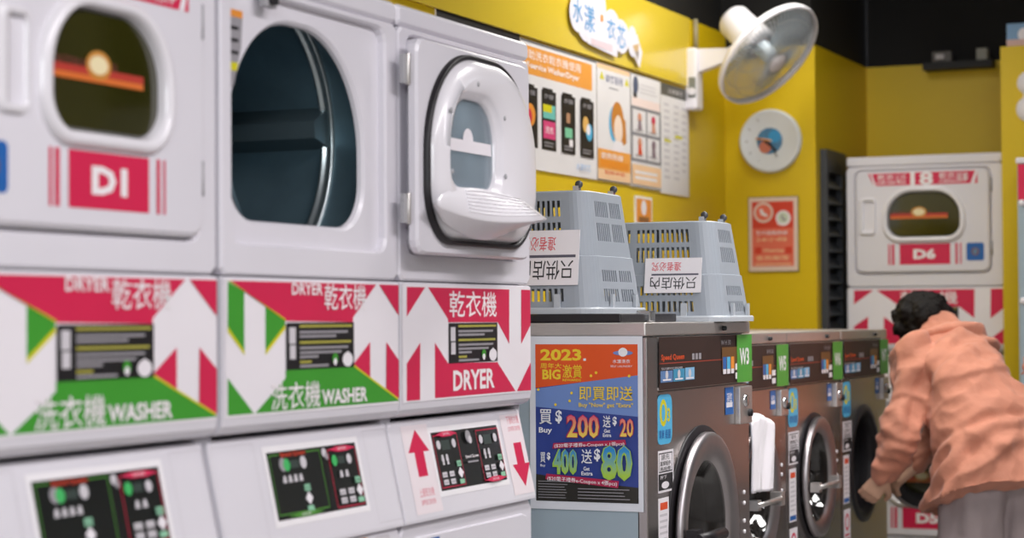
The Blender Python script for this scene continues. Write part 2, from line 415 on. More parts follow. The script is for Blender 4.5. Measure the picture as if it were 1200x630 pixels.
def dryer_bulkhead(root, zc, y0=0.0):
    """plate behind the door aperture with the drum opening"""
    m = MB()
    o = outline(-0.008, zc, 0.61, 0.47, 0.03); hole = outline(-0.031, zc + 0.004, 0.525, 0.388, 0.238, 0.095)
    m.loft([at_y(shrink(o, -.01), y0 + .032), at_y(shrink(o, -.01), y0 + .018), at_y(hole, y0 + .018), at_y(shrink(hole, .006), y0 + .024), at_y(shrink(hole, .008), y0 + .032)], ENAMEL, False, False, smooth=False)
    return m.build('bulkhead', root)

def dryer_drum(root, zc, baffle=True):
    m = MB(); c = (0.0, 0.0, zc + .0)
    m.lathe((0, 0, zc), (0, 1, 0), [(.268, .04), (.272, .045), (.272, .108)], DRUM, 64)
    m.lathe((0, 0, zc), (0, 1, 0), [(.272, .108), (.264, .110), (.264, .115), (.269, .118), (.269, .128), (.264, .131), (.264, .136), (.275, .14)], DRUMSEAM, 64)
    m.lathe((0, 0, zc), (0, 1, 0), [(.275, .14), (.28, .16), (.28, .64), (.25, .66), (.02, .665)], DRUM, 64, False, True)
    d = m.build('drum', root, recalc=False)
    bf = MB()
    BAF = mat('drum_baffle_steel', '5f7076', .4, .6, var=.1)
    # lifter running along the axis on the far side of the drum, bevelled at its front end
    for ang in ((0.12, 2.2, -2.0) if baffle else (2.2,)):
        ca, sa = math.cos(ang), math.sin(ang)
        def Q(r, t, y): return (ca * r - sa * t, y, zc + sa * r + ca * t)
        prof = lambda y, k: [Q(.282, -.05, y), Q(.282 - .075 * k, -.022 * k, y), Q(.282 - .075 * k, .012 * k, y), Q(.282, .04, y)]
        b2 = MB()
        b2.loft([prof(.12, .98), prof(.15, 1), prof(.62, 1)], BAF, True, True, smooth=False)
        b2.build('drum_baffle', d)
    return d

def dryer_front(root, z0, z1, zc):
    """outer front skin with the door aperture"""
    m = MB()
    o = outline(0, (z0 + z1) / 2, W, z1 - z0, 0.005); a = outline(-0.008, zc, 0.594, 0.455, 0.032)
    m.loft([at_y(o, 0.03), at_y(o, 0.004), at_y(shrink(o, .004), 0.0), at_y(shrink(a, -.004), 0.0), at_y(a, 0.005), at_y(a, 0.03)], ENAMEL, False, False, smooth=False)
    return m.build('front_panel', root)

def lower_washer_door(root):
    m = MB(); o = outline(0.0, .455, .56, .66, .05)
    m.loft([at_y(o, 0.004), at_y(o, -0.008), at_y(shrink(o, .006), -0.014), at_y(outline(0, .5, .36, .36, .178), -0.014), at_y(outline(0, .5, .36, .36, .178), 0.004)], ENAMEL, False, False, smooth=False)
    d = m.build('washer_door', root)
    r = MB(); r.lathe((0, -.014, .5), (0, -1, 0), [(.205, 0), (.2, .022), (.175, .028), (.165, .006), (.16, -.02)], PLASTIC_W, 48); r.build('porthole_ring', d)
    g = MB(); g.lathe((0, -.006, .5), (0, -1, 0), [(.168, 0), (.12, .012), (.02, .018)], GLASSDARK, 48, False, True); g.build('porthole_glass', d)
    h = MB(); h.box(-.262, -.236, -.036, -.012, .42, .58, PLASTIC_W); h.build('handle', d, .006)
    p = front_print(-.0155); p.rrect(-.24, .74, -.14, .776, .01, P_PALEORANGE); p.text('注意', -.22, .745, -.16, .77, P_REDO); p.build('caution_sticker', d)
    p = front_print(-.0155); p.rrect(-.05, .735, .06, .772, .01, P_PALEORANGE); p.rect(-.03, .745, .04, .765, P_WHITE); p.build('soap_sticker', d)
    p = front_print(-.0155); p.rrect(.1, .742, .2, .776, .01, P_SKY); p.text('洗衣', .12, .747, .18, .77, P_WHITE); p.build('wash_sticker', d)

def make_stack(loc, rotz, kind, number, label, banner=None, lower='washer', opened=False, lower_number=None, blue='none', plinth=0.0, depth=0.70):
    root = thing('stacked_dryer', label, 'dryer', (loc[0], loc[1], 0), rotz, 'stacked white dryers')
    dz = plinth
    # everything below is built on a base 0 and lifted by the plinth
    sub = root
    ZB = []
    def keep(o): ZB.append(o); return o
    n0 = set(COL.objects)
    # hollow cabinet shell, open at the front
    m = MB(); t = .012
    D = depth
    m.loft([[(-HW, .03, 0), (HW, .03, 0), (HW, .03, 1.945), (-HW, .03, 1.945)], [(-HW, D, 0), (HW, D, 0), (HW, D, 1.945), (-HW, D, 1.945)],
            [(-HW + t, D - t, t), (HW - t, D - t, t), (HW - t, D - t, 1.945 - t), (-HW + t, D - t, 1.945 - t)], [(-HW + t, .03, t), (HW - t, .03, t), (HW - t, .03, 1.945 - t), (-HW + t, .03, 1.945 - t)]], ENAMEL, False, False, smooth=False, close=False)
    # inner/outer back walls
    m.add([(-HW, D, 0), (HW, D, 0), (HW, D, 1.945), (-HW, D, 1.945)], [(0, 1, 2, 3)], ENAMEL)
    m.build('cabinet', root)
    m = MB(); o = outline(0, 1.929, W, .044, .01)
    m.loft([at_y(o, .2), at_y(o, .008), at_y(shrink(o, .006), .001), at_y(shrink(o, .008), 0)], ENAMEL, True, True, smooth=False)
    m.build('header', root)
    dryer_front(root, 1.379, 1.905, 1.663)
    dryer_bulkhead(root, 1.663)
    # instruction panel with a rounded lip that overhangs the controls
    m = MB(); pr = [(0.04, 1.376), (0.004, 1.376), (0.0, 1.372), (0.0, 1.125), (0.002, 1.112), (0.008, 1.104), (0.018, 1.098), (0.05, 1.092), (0.05, 1.36)]
    m.loft([[(-HW, y, z) for y, z in pr], [(HW, y, z) for y, z in pr]], ENAMEL, True, True, smooth=False)
    ip = m.build('instruction_panel', root)
    for x in (-.28, .27):
        sc = MB(); sc.lathe((x, .006, 1.112), (0, -1, -.6), [(.006, -.006), (.006, .0005), (.003, .0015)], CHROME, 10, False, True); sc.build('screw', ip)
    stack_sticker(ip, kind)
    # sloping control fascia
    m = MB(); pr = [(0.033, 1.086), (-0.0115, .884), (-0.0115, .876), (0.06, .876), (0.06, 1.086)]
    m.loft([[(-HW + .001, y, z) for y, z in pr], [(HW - .001, y, z) for y, z in pr]], ENAMEL, True, True, smooth=False)
    cp = m.build('control_panel', root, .002)
    keypad(cp, kind)
    if kind == 'double': arrow_stickers(cp)
    else:
        for a, b in ((-.335, -.19), (.235, .335)):
            p = Print(SL_O + Vector((0, -0.0125, -0.0027)), (1, 0, 0), SL_V); p.frame(a, -.2, b, -.012, .0012, P_LIGHTGREY); p.build('card_slot_cover', cp)
    # lower front
    m = MB(); o = outline(0, .458, W, .832, .005)
    if lower == 'washer':
        m.loft([at_y(o, .03), at_y(o, .0), at_y(shrink(o, .005), -.004), at_y(outline(0, .5, .3, .3, .148), -.004), at_y(outline(0, .5, .3, .3, .148), .03)], ENAMEL, False, False, smooth=False)
        lf = m.build('lower_front', root)
        lower_washer_door(lf)
        p = front_print(-.0045); p.rrect(.1, .825, .2, .868, .008, P_PALEORANGE); p.rect(.115, .835, .185, .868, P_ORANGE); p.text('洗衣', .125, .84, .175, .86, P_WHITE); p.build('orange_sticker', lf)
        p = front_print(-.0045); p.rrect(.225, .825, .29, .866, .008, P_LIGHTGREY); p.build('pale_sticker', lf)
    else:
        a = outline(-.008, .52, .594, .455, .032)
        m.loft([at_y(o, .03), at_y(o, .004), at_y(shrink(o, .004), 0), at_y(a, 0), at_y(a, .03)], ENAMEL, False, False, smooth=False)
        o2 = outline(0.005, .445, .625, .80, .035)
        m.loft([at_y(o2, .001), at_y(o2, -.003), at_y(shrink(o2, .003), -.005), at_y(shrink(a, -.012), -.005), at_y(shrink(a, -.01), .001)], ENAMEL, False, False, smooth=False)
        lf = m.build('lower_front', root)
        p = front_print(-.0055); p.rect(-.215, .80, -.17, .838, P_BLUE); p.build('blue_sticker', lf)
        dryer_bulkhead(root, .52)
        door_closed(root, .52, lower_number or 'D5', None, True)
        dryer_drum(root, .52, False)
    if not opened: door_closed(root, 1.663, number, banner, False, blue)
    dryer_drum(root, 1.663, opened)
    if plinth:
        for o in root.children: o.location.z += plinth
        m = MB(); m.box(-HW + .01, HW - .01, .03, D, 0, plinth, mat('plinth_grey', '4b4a4e', .7, var=.1)); m.build('plinth', root)
    return root

def open_door(root):
    """door of the open dryer, swung right round on its hinges so that its inner side faces out"""
    dr = bpy.data.objects.new('door', None)
    # door built in its own frame: hinge at x = 0, inner side towards -Y, then turned by a few degrees
    m = MB(); o = outline(.297, 1.655, .585, .445, .03)
    m.loft([at_y(o, .0), at_y(o, -.014), at_y(shrink(o, .005), -.02)], ENAMEL, True, True, smooth=False)
    door = m.build('door', root, recalc=True)
    door.location = (.326, -.031, 0); door.rotation_euler.z = 0
    gk = MB(); zc = 1.66; uc = .312
    g0 = outline(uc - .004, zc, .555, .412, .225, .12)
    gk.loft([at_y(g0, -.018), at_y(g0, -.03), at_y(shrink(g0, .004), -.034), at_y(shrink(g0, .010), -.033), at_y(shrink(g0, .013), -.018)], RUBBER, False, False)
    gk.build('gasket', door)
    l = MB(); lo = outline(uc, zc + .002, .53, .39, .215, .115); w0 = outline(uc - .082, zc + .012, .285, .225, .105, .06); w1 = outline(uc - .074, zc + .012, .235, .19, .09, .045)
    l.loft([at_y(lo, -.02), at_y(shrink(lo, .003), -.034), at_y(shrink(lo, .014), -.046), at_y(shrink(lo, .04), -.055), at_y(w0, -.055), at_y(shrink(w0, .006), -.05), at_y(shrink(w0, .012), -.04), at_y(w1, -.038), at_y(w1, -.02)], PLASTIC_W, False, False)
    ln = l.build('door_liner', door)
    g = MB(); g.loft([at_y(shrink(w1, -.004), -.026), at_y(shrink(w1, -.004), -.030)], GLASSGREY, True, True, smooth=False)
    gl = g.build('window_glass', door)
    s = front_print(-.031); band_sticker(s, uc - .05, zc + .008, True); s.build('glass_sticker', gl, 'white back of a band-shaped sticker')
    for a in range(6):
        q = a * PI / 3 + .55
        sc = MB(); sc.lathe((uc - .08 + .158 * math.cos(q), -.0545, zc + .012 + .128 * math.sin(q)), (0, -1, 0), [(.006, 0), (.0055, .002), (.002, .003)], GREYLINE, 8, False, True); sc.build('screw', ln)
    # lint scoop: a ribbed lip that stands out below the window
    t = MB(); n = 17
    base_t, lip_t, lip_b, base_b = [], [], [], []
    for i in range(n):
        f = i / (n - 1)
        out = .012 + .085 * min(1, f * 1.25) ** 1.2
        bow = math.sin(PI * f)
        base_t.append((.035 + .42 * f, -.053, 1.580 - .012 * f + .004 * bow - .03 * (1 - f) ** 5))
        lip_t.append((.004 + .39 * f, -.046 - out, 1.535 - .024 * bow * (1 - .3 * f) - .018 * f))
        lip_b.append((.006 + .386 * f, -.042 - out, 1.531 - .024 * bow * (1 - .3 * f) - .018 * f))
        base_b.append((.07 + .375 * f, -.046, 1.500 - .032 * bow))
    vs = base_t + lip_t + lip_b + base_b; fs = []
    for k in range(3):
        for i in range(n - 1): fs.append((k * n + i, k * n + i + 1, (k + 1) * n + i + 1, (k + 1) * n + i))
    fs.append((0, n, 2 * n, 3 * n)); fs.append((n - 1, 4 * n - 1, 3 * n - 1, 2 * n - 1))
    t.add(vs, fs, PLASTIC_W, True)
    sp = t.build('lint_scoop', door)
    for k in range(7):
        rb = MB(); f0 = .22 + .1 * k
        def q(f, s):
            i = f * (n - 1); a = int(i); b = min(n - 1, a + 1); w = i - a
            A = Vector(base_t[a]).lerp(Vector(base_t[b]), w); B = Vector(lip_t[a]).lerp(Vector(lip_t[b]), w); return A.lerp(B, s)
        v = .12 + .12 * k
        pts = [q(.3 + .65 * j / 10, v) + Vector((0, 0, .0015)) for j in range(11)]
        rb.tube(pts, .0022, PLASTIC_W, 6); rb.build('rib', sp)
    for z in (1.81, 1.525):
        hg = MB(); hg.box(-.02, .004, -.002, .008, z - .03, z + .03, GREYLINE); hg.tube([(-.003, -.003, z - .032), (-.003, -.003, z + .032)], .0055, STEELTOP, 10); hg.build('hinge', door, .001)
    # scraps on the cabinet around the opening
    p = Print((0, .0175, 0), *XZ)
    p.poly([(-.298, 1.85), (-.24, 1.85), (-.245, 1.79), (-.27, 1.72), (-.298, 1.7)], P_GREYTXT); p.rect(-.298, 1.842, -.24, 1.855, P_ORANGE)
    p.poly([(-.298, 1.745), (-.262, 1.745), (-.255, 1.76), (-.298, 1.76)], P_YELLOW)
    for k in range(3): p.rect(-.285, 1.775 + k * .022, -.255, 1.781 + k * .022, P_BLACK)
    p.build('warning_sticker', root, 'grey, orange and yellow warning sticker')
    lt = MB(); lt.box(-.205, -.165, -.012, .004, 1.868, 1.892, GREYLINE); lt.box(-.197, -.173, -.02, -.008, 1.873, 1.887, DARKGAP); lt.build('door_catch', root, .002)
    return door

XD = -1.90
s1 = make_stack((XD, 2.7175), W90, 'combo', 'D1', 'white stacked washer-dryer marked D1, its round-topped dryer door shut', '15', 'washer', blue='left')
s2 = make_stack((XD, 3.4175), W90, 'combo', 'D2', 'white stacked washer-dryer with its dryer door swung open and empty steel drum showing', None, 'washer', opened=True)
open_door(s2)
s3 = make_stack((XD, 4.1075), W90, 'double', 'D3', 'white double-dryer stack with red up and down arrows, half hidden behind the open dryer door', '18', 'dryer', lower_number='D4')
s6 = make_stack((-1.922, 8.86), 0.0, 'double', 'D6', 'white double-dryer stack marked D6 standing against the far yellow wall', '18', 'dryer', lower_number='D5', blue='right', plinth=.047, depth=.47)
# ------------------------------------------------------------------ front-loading coin washers
PANEL = mat('washer_panel_dark_brown', '3a2b27', .5, var=.1, spec=.25)
SIDEGREY = mat('washer_side_paint', '9fb0ba', .4, var=.03, bump=.03, bscale=160)
GREENLAB = mat('washer_number_green', '4fa03c', .45, var=.04)
def washer(loc, w, h, zp0, zp1, depth, label, number, door, big=False):
    """door: 'ajar', 'wide', 'shut'"""
    root = thing('front_load_washer', label, 'washing machine', loc, W90, 'stainless front-load washers in the row')
    hw = w / 2
    post = .078 if big else .012
    r = .255 if big else .2
    zc = .742 if big else .767
    uc = .0 if big else -.01
    hole = [(uc + r * .93 * math.cos(2 * PI * (k + .5) / 144 - PI), zc + r * .93 * math.sin(2 * PI * (k + .5) / 144 - PI)) for k in range(144)]
    # cabinet: steel wrap open at the front
    m = MB(); t = .01; D = depth
    a = [(-hw, .02, 0), (hw, .02, 0), (hw, .02, h - .03), (-hw, .02, h - .03)]
    m.loft([a, [(-hw, D, 0), (hw, D, 0), (hw, D, h - .03), (-hw, D, h - .03)], [(-hw + t, D - t, t), (hw - t, D - t, t), (hw - t, D - t, h - .03 - t), (-hw + t, D - t, h - .03 - t)],
            [(-hw + t, .02, t), (hw - t, .02, t), (hw - t, .02, h - .03 - t), (-hw + t, .02, h - .03 - t)]], SIDEGREY, False, False, smooth=False)
    m.add([(-hw, D, 0), (hw, D, 0), (hw, D, h - .03), (-hw, D, h - .03)], [(0, 1, 2, 3)], SIDEGREY)
    m.build('cabinet', root)
    m = MB(); m.box(-hw - .002, hw + .002, -.004, D, h - .034, h, STEELTOP); m.build('top_lid', root, .004)
    lk = MB(); lk.lathe((hw * .42, -.004, h - .018), (0, -1, 0), [(.007, 0), (.006, .01), (.001, .012)], DARKGAP, 12); lk.build('lid_lock', root)
    # steel front with the porthole
    m = MB(); zt = zp0 - .004
    o = outline((post - .0) / 2 if False else 0, zt / 2 + .01, w - .004, zt - .02, .008)
    m.loft([at_y(o, .02), at_y(o, .002), at_y(shrink(o, .003), 0), at_y(hole, 0), at_y(shrink(hole, .006), .006), at_y(shrink(hole, .006), .02)], STEEL, False, False, smooth=False)
    m.build('front_panel', root)
    if big:
        m = MB(); m.box(-hw, -hw + post, -.006, .02, .02, h - .036, STEEL); m.build('corner_post', root, .003)
    m = MB(); m.box(-hw + post, hw - .004, -.004, .02, zp0 - .002, h - .036, STEELTOP); m.box(-hw + post, hw - .004, -.008, -.002, zp0, zp0 + .006, STEELTOP)
    cp = m.build('control_panel', root)
    # printed fascia
    p = front_print(-.0085)
    u0, u1 = -hw + post + .004, hw - .008
    p.rect(u0, zp0, u1, zp1, PANEL)
    H = zp1 - zp0; wd = u1 - u0
    X = lambda a: u0 + wd * a
    Z = lambda b: zp0 + H * b
    lw = .14 if big else .13
    ORL = mat('panel_logo_orange', 'd9501f', .5); RL = mat('panel_red_line', '9a3a28', .5)
    p.rect(X(0), Z(.49), X(.80), Z(.51), RL)
    p.text('Speed Queen', X(.02), Z(.53), X(.25), Z(.67), ORL, .02)
    for k in range(3): p.rect(X(.33 + .035 * k), Z(.54), X(.355 + .035 * k), Z(.66), P_GREYTXT)
    p.text('SELF-SERVICE WASHER', X(.02), Z(.38), X(.23), Z(.42), P_LIGHTGREY)
    p.rect(X(.01), Z(.14), X(.13), Z(.36), mat('panel_blue_card', '5d83b5', .45)); p.rect(X(.135), Z(.14), X(.25), Z(.38), mat('panel_teal_card', '3f93b8', .45)); p.rect(X(.255), Z(.15), X(.35), Z(.39), mat('panel_light_blue_card', '7fb6dd', .45))
    for c in (.07, .19, .30): p.disc(X(c), Z(.28), .011, P_LIGHTGREY); p.rect(X(c - .04), Z(.17), X(c + .04), Z(.2), P_WHITE)
    p.text('W H 30', X(.64), Z(.8), X(.75), Z(.9), P_GREYTXT)
    c0 = .66 if big else .58
    p.rect(X(c0 - .01), Z(.25), X(c0 + .17), Z(.75), mat('panel_brown_chart', '6d4a22', .45))
    for k, mm in enumerate((P_BLUE, P_SKY, P_ORANGE)): p.rect(X(c0 + .045 * k), Z(.3), X(c0 + .038 + .045 * k), Z(.55), mm); p.rect(X(c0 + .045 * k), Z(.2), X(c0 + .035 + .045 * k), Z(.3), P_WHITE)
    p.rect(X(c0 + .14), Z(.27), X(c0 + .2), Z(.4), P_WHITE); p.rect(X(c0 + .14), Z(.08), X(c0 + .2), Z(.21), P_WHITE)
    p.rect(u1 - lw, zp0 - .0, u1, zp1, GREENLAB)
    p.text(number, u1 - lw * .82, Z(.36), u1 - lw * .2, Z(.72), P_WHITE, .03)
    p.build('panel_print', cp)
    # coin box and blue notice at the upper right of the front
    k = 1.0 if big else .78
    cz1 = zp0 - .012; cz0 = cz1 - .105 * k
    m = MB(); m.box(hw - .135 * k, hw - .02, -.016, .001, cz0, cz1, STEELTOP); cb = m.build('coin_box', root, .003)
    m = MB(); m.lathe((hw - .085 * k, -.016, cz1 - .04), (0, -1, 0), [(.018, 0), (.016, .006), (.004, .007)], CHROME, 16, False, True); m.build('coin_slot', cb)
    m = MB(); m.lathe((hw - .055 * k, -.016, cz0 + .03), (0, -1, 0), [(.011, 0), (.01, .01), (.002, .011)], DARKGAP, 12, False, True); m.build('lock', cb)
    p = front_print(-.001); b1 = hw - .15 * k; p.rect(b1 - .075 * k, cz0 + .03 * k, b1, cz1 - .0, P_BLUE); p.rect(b1 - .065 * k, cz0 + .05 * k, b1 - .01, cz0 + .064 * k, P_WHITE); p.text('硬幣', b1 - .06 * k, cz1 - .05 * k, b1 - .014, cz1 - .015, P_WHITE); p.build('blue_notice', root)
    # stickers down the left edge
    q = front_print(-.0015 if not big else -.0015); e = -hw + post + .004; sw = .115 if big else .115
    z = zp0 - .012
    q.rrect(e, z - .125, e + sw, z - .0, .025, P_SKY)
    q.disc(e + sw * .42, z - .046, .028, P_YELLOW, .034); q.disc(e + sw * .42, z - .046, .014, P_SKY, .022); q.text('3', e + sw * .68, z - .07, e + sw * .86, z - .035, P_YELLOW, .04)
    q.text('臭氧', e + sw * .12, z - .112, e + sw * .48, z - .088, P_BLUE, .02); q.text('殺菌', e + sw * .52, z - .112, e + sw * .88, z - .088, P_BLUE, .02)
    q.build('ozone_sticker', root)
    q = front_print(-.0015); z -= .14
    q.rect(e, z - .105, e + sw + .008, z, P_WHITE); q.frame(e + .012, z - .055, e + sw - .002, z - .006, .003, P_BLACK)
    q.text('請先', e + .03, z - .024, e + sw - .024, z - .01, P_BLACK, .03); q.text('選擇程序', e + .02, z - .039, e + sw - .014, z - .027, P_BLACK, .03); q.text('再投幣', e + .02, z - .052, e + sw - .014, z - .041, P_BLACK, .03)
    q.rect(e + .008, z - .099, e + sw, z - .058, P_BLACK); q.text('按下', e + .02, z - .072, e + sw * .6, z - .062, P_WHITE, .02); q.disc(e + sw * .5, z - .087, .028, P_WHITE, .009)
    q.build('instruction_notice', root)
    q = front_print(-.0015); z -= .118
    q.rect(e + .004, z - .17, e + .085, z, P_WHITE); q.rect(e + .02, z - .03, e + .075, z - .012, P_REDO); q.lines(e + .016, z - .14, e + .075, z - .036, 7, P_LIGHTGREY, .4); q.rect(e + .01, z - .165, e + .08, z - .15, P_BLUE)
    q.build('white_notice', root)
    if not big:
        q = front_print(-.0015); z -= .19; q.rect(e + .004, z - .12, e + .095, z, P_WHITE); q.disc(e + .05, z - .045, .03, P_RED); q.disc(e + .05, z - .045, .02, P_WHITE); q.lines(e + .016, z - .112, e + .084, z - .082, 2, P_RED, .5); q.build('red_notice', root)
    # hinge screws at the right of the door
    for dz in (.075, .045, -.005, -.035):
        sc = MB(); sc.lathe((hw - .055, 0, zc - .01 + dz), (0, -1, 0), [(.0065, 0), (.005, .003), (.001, .0035)], P_WHITE, 10, False, True); sc.build('screw', root)
    # rubber seal and drum
    g = MB(); g.lathe((uc, 0, zc), (0, -1, 0), [(r * 1.07, .0005), (r * 1.06, .005), (r * .9, .005), (r * .84, -.01), (r * .82, -.03), (r * .84, -.06)], RUBBER, 56); g.build('door_seal', root)
    d = MB(); d.lathe((uc, 0, zc), (0, 1, 0), [(r * .84, .05), (r * .86, .07), (r * .86, .42), (.02, .43)], mat('washer_drum_dark_steel', '5d5c60', .35, .9, var=.2, vscale=14), 48, False, True); d.build('drum', root, recalc=False)
    # door
    if door == 'open':
        hx = uc + r + .02
        ang = 143
    else:
        hx = uc + r + .02
        ang = {'ajar': 1.0, 'shut': .5}[door]
    dl = MB(); cx = -(r + .02)
    RW = .30 if big else .26
    dl.lathe((cx, 0, zc), (0, -1, 0), [(r * .95, 0), (r, .003), (r, .014), (r * .985, .021), (r * .95, .024), (r * (1 - RW) + .022, .018), (r * (1 - RW) + .006, .012), (r * (1 - RW), .002), (r * (1 - RW) - .002, 0)], RINGMAT, 64)
    dr = dl.build('door', root); dr.location = (hx, -.003, 0); dr.rotation_euler.z = math.radians(ang)
    b = MB(); ri = r * (1 - RW)
    b.lathe((cx, 0, zc), (0, -1, 0), [(ri, .004), (ri * .98, 0), (ri * .92, -.035), (ri * .8, -.075), (ri * .5, -.1), (.005, -.104)], mat('porthole_bowl_glass', '24211f', .05, alpha=.72, coat=1.0), 56); b.build('porthole_glass', dr)
    if door == 'open':
        k2 = MB(); k2.lathe((cx, 0, zc), (0, -1, 0), [(r * .96, 0), (r * .95, -.004), (ri * 1.02, -.006), (ri * .95, -.002)], RUBBER, 56); k2.build('inner_gasket', dr)
    hd = MB()
    if big:
        hd.tube([(cx - r * .98, -.06, zc - .005), (cx - r * .2, -.066, zc - .005)], .016, RUBBER, 12); hd.box(cx - r * .99, cx - r * .8, -.06, -.03, zc - .03, zc + .02, RUBBER)
    else:
        hd.tube([(cx - r * .98, -.058, zc - .02), (cx + r * .3, -.06, zc - .02)], .008, STEELTOP, 10); hd.box(cx - r * .99, cx - r * .82, -.06, -.03, zc - .035, zc - .005, STEELTOP); hd.box(cx + r * .22, cx + r * .4, -.066, -.03, zc - .04, zc - .0, STEELTOP)
    hd.build('door_handle', dr)
    hg = MB(); hg.box(hx - .008, hx + .014, -.012, .0, zc - .05, zc + .05, STEEL); hg.build('door_hinge', root, .003)
    return root

w3 = washer((-1.72, 5.173, 0), .866, 1.287, 1.118, 1.25, .9, 'large stainless washer marked W3 carrying two grey baskets on its lid', 'W3', 'ajar', True)
w5 = washer((-1.82, 5.99, 0), .676, 1.25, 1.082, 1.212, .82, 'stainless washer marked W5 with a white towel hanging over its door', 'W5', 'ajar')
w6 = washer((-1.82, 6.67, 0), .676, 1.25, 1.082, 1.212, .82, 'stainless washer between the towel-draped one and the one being loaded', 'W6', 'ajar')
w7 = washer((-1.82, 7.355, 0), .676, 1.25, 1.082, 1.212, .82, 'stainless washer with its round door wide open, being loaded by the person', 'W7', 'open')

# side panel of the big washer and the promotion poster on it
YS = 4.74
PO = Print((-2.01, YS - .004, .843), (1, 0, 0), (0, 0, 1))
pw, ph = .273, .391
G200 = gradmat('print_pink_to_yellow', 'f2dd55', 'e0507a', .158, .215)
def poster():
    p = Print((0, 0, 0), (1, 0, 0), (0, 0, 1))
    NAVY = mat('poster_navy', '2a3f8c', .35, var=.05); PERI = mat('poster_periwinkle', '6f8dc9', .35, var=.04); OR = mat('poster_orange', 'e2561f', .35, var=.05); YE = mat('poster_yellow', 'f1d032', .4)
    DK = mat('poster_charcoal', '26241f', .4, var=.15); MAG = mat('poster_crimson', 'b01f4c', .4)
    PT = mat('poster_white', 'eef0f4', .4)
    p.rect(-.016, -.02, pw + .013, ph + .02, mat('poster_margin', 'dfe3ea', .3))
    p.rect(0, 0, pw, ph, NAVY)
    X = lambda a: pw * a
    Y = lambda b: ph * (1 - b)
    p.poly([(0, Y(.59)), (X(1), Y(.52)), (X(1), Y(.40)), (0, Y(.42))], NAVY)
    p.poly([(0, Y(.40)), (0, Y(.285)), (X(1), Y(.19)), (X(1), Y(.455))], PERI)
    p.poly([(0, Y(0)), (X(1), Y(0)), (X(1), Y(.195)), (0, Y(.28))], OR)
    p.poly([(0, Y(1)), (X(1), Y(1)), (X(1), Y(.9)), (X(.55), Y(.875)), (0, Y(.83))], DK)
    p.text('2023', X(.05), Y(.105), X(.455), Y(.03), YE, .035); p.rect(X(.475), Y(.105), X(.5), Y(.09), PT)
    p.text('周年大', X(.05), Y(.155), X(.26), Y(.12), YE, .02); p.text('激賞', X(.27), Y(.215), X(.46), Y(.13), YE, .03); p.text('BIG', X(.07), Y(.225), X(.25), Y(.16), YE, .035); p.text('REWARDS', X(.27), Y(.235), X(.45), Y(.22), YE, .02)
    p.disc(X(.86), Y(.055), .026, PERI, .006); p.disc(X(.86), Y(.05), .012, PT, .011); p.text('水漾洗衣', X(.76), Y(.12), X(.93), Y(.095), PT, .01); p.text('SELF LAUNDRY', X(.74), Y(.145), X(.95), Y(.132), PT)
    for a, b in ((.03, .29), (.55, .2), (.6, .18), (.34, .36), (.2, .385), (.92, .2), (.36, .31)): p.disc(X(a), Y(b), .0035, YE)
    p.text('即買即送', X(.435), Y(.355), X(.955), Y(.265), YE, .035)
    p.text('Buy "Now" get "Extra"', X(.43), Y(.405), X(.955), Y(.37), YE, .015)
    p.text('買', X(.04), Y(.51), X(.165), Y(.415), PT, .03); p.text('Buy', X(.035), Y(.575), X(.165), Y(.53), PT, .02)
    p.text('$', X(.2), Y(.505), X(.265), Y(.42), PT, .03)
    p.text('200', X(.305), Y(.597), X(.635), Y(.445), MAG, .05); p.text('200', X(.315), Y(.593), X(.625), Y(.45), G200, .02)
    p.text('送', X(.665), Y(.525), X(.74), Y(.45), PT, .03); p.text('Get', X(.675), Y(.558), X(.735), Y(.535), PT, .02); p.text('Extra', X(.665), Y(.585), X(.745), Y(.562), PT, .02)
    p.text('$', X(.76), Y(.515), X(.8), Y(.455), PT, .03)
    p.text('20', X(.825), Y(.585), X(.965), Y(.465), MAG, .05); p.text('20', X(.832), Y(.582), X(.958), Y(.468), G200, .02)
    p.poly([(X(.17), Y(.665)), (X(.18), Y(.63)), (X(.88), Y(.6)), (X(.89), Y(.63))], MAG); p.text('($20電子禮券e-Coupon x 1張pcs)', X(.19), Y(.652), X(.87), Y(.622), PT, .01, slope=.045)
    p.text('買', X(.05), Y(.755), X(.1), Y(.69), PT, .03); p.text('Buy', X(.05), Y(.785), X(.1), Y(.765), PT, .02); p.text('$', X(.115), Y(.74), X(.15), Y(.69), PT, .03)
    LIME = mat('poster_lime', '9fc94a', .4); GB = gradmat('print_lime_to_blue', 'a9cf45', '2b8fd0', .068, .128)
    p.text('400', X(.17), Y(.83), X(.415), Y(.665), LIME, .05); p.text('400', X(.185), Y(.815), X(.41), Y(.67), GB, .02)
    p.text('送', X(.455), Y(.755), X(.56), Y(.665), PT, .03); p.text('Get', X(.475), Y(.8), X(.535), Y(.775), PT, .02); p.text('Extra', X(.455), Y(.83), X(.565), Y(.805), PT, .02)
    p.text('$', X(.58), Y(.74), X(.64), Y(.66), PT, .03)
    p.text('80', X(.645), Y(.86), X(.95), Y(.635), LIME, .05); p.text('80', X(.66), Y(.845), X(.94), Y(.64), GB, .02)
    p.poly([(X(.1), Y(.86)), (X(.11), Y(.825)), (X(.82), Y(.86)), (X(.81), Y(.905))], MAG); p.text('($20電子禮券e-Coupon x 4張pcs)', X(.12), Y(.885), X(.8), Y(.85), PT, .01, slope=-.05)
    p.lines(X(.03), Y(.985), X(.33), Y(.865), 7, P_GREYTXT, .25); p.lines(X(.42), Y(.985), X(.95), Y(.905), 4, P_GREYTXT, .25)
    return p
o = poster().build('promotion_sign')
o.location = (-2.01, YS - .0025, .843)
tag(o, 'orange and blue 2023 promotion poster taped to the grey side of the big washer', 'poster')

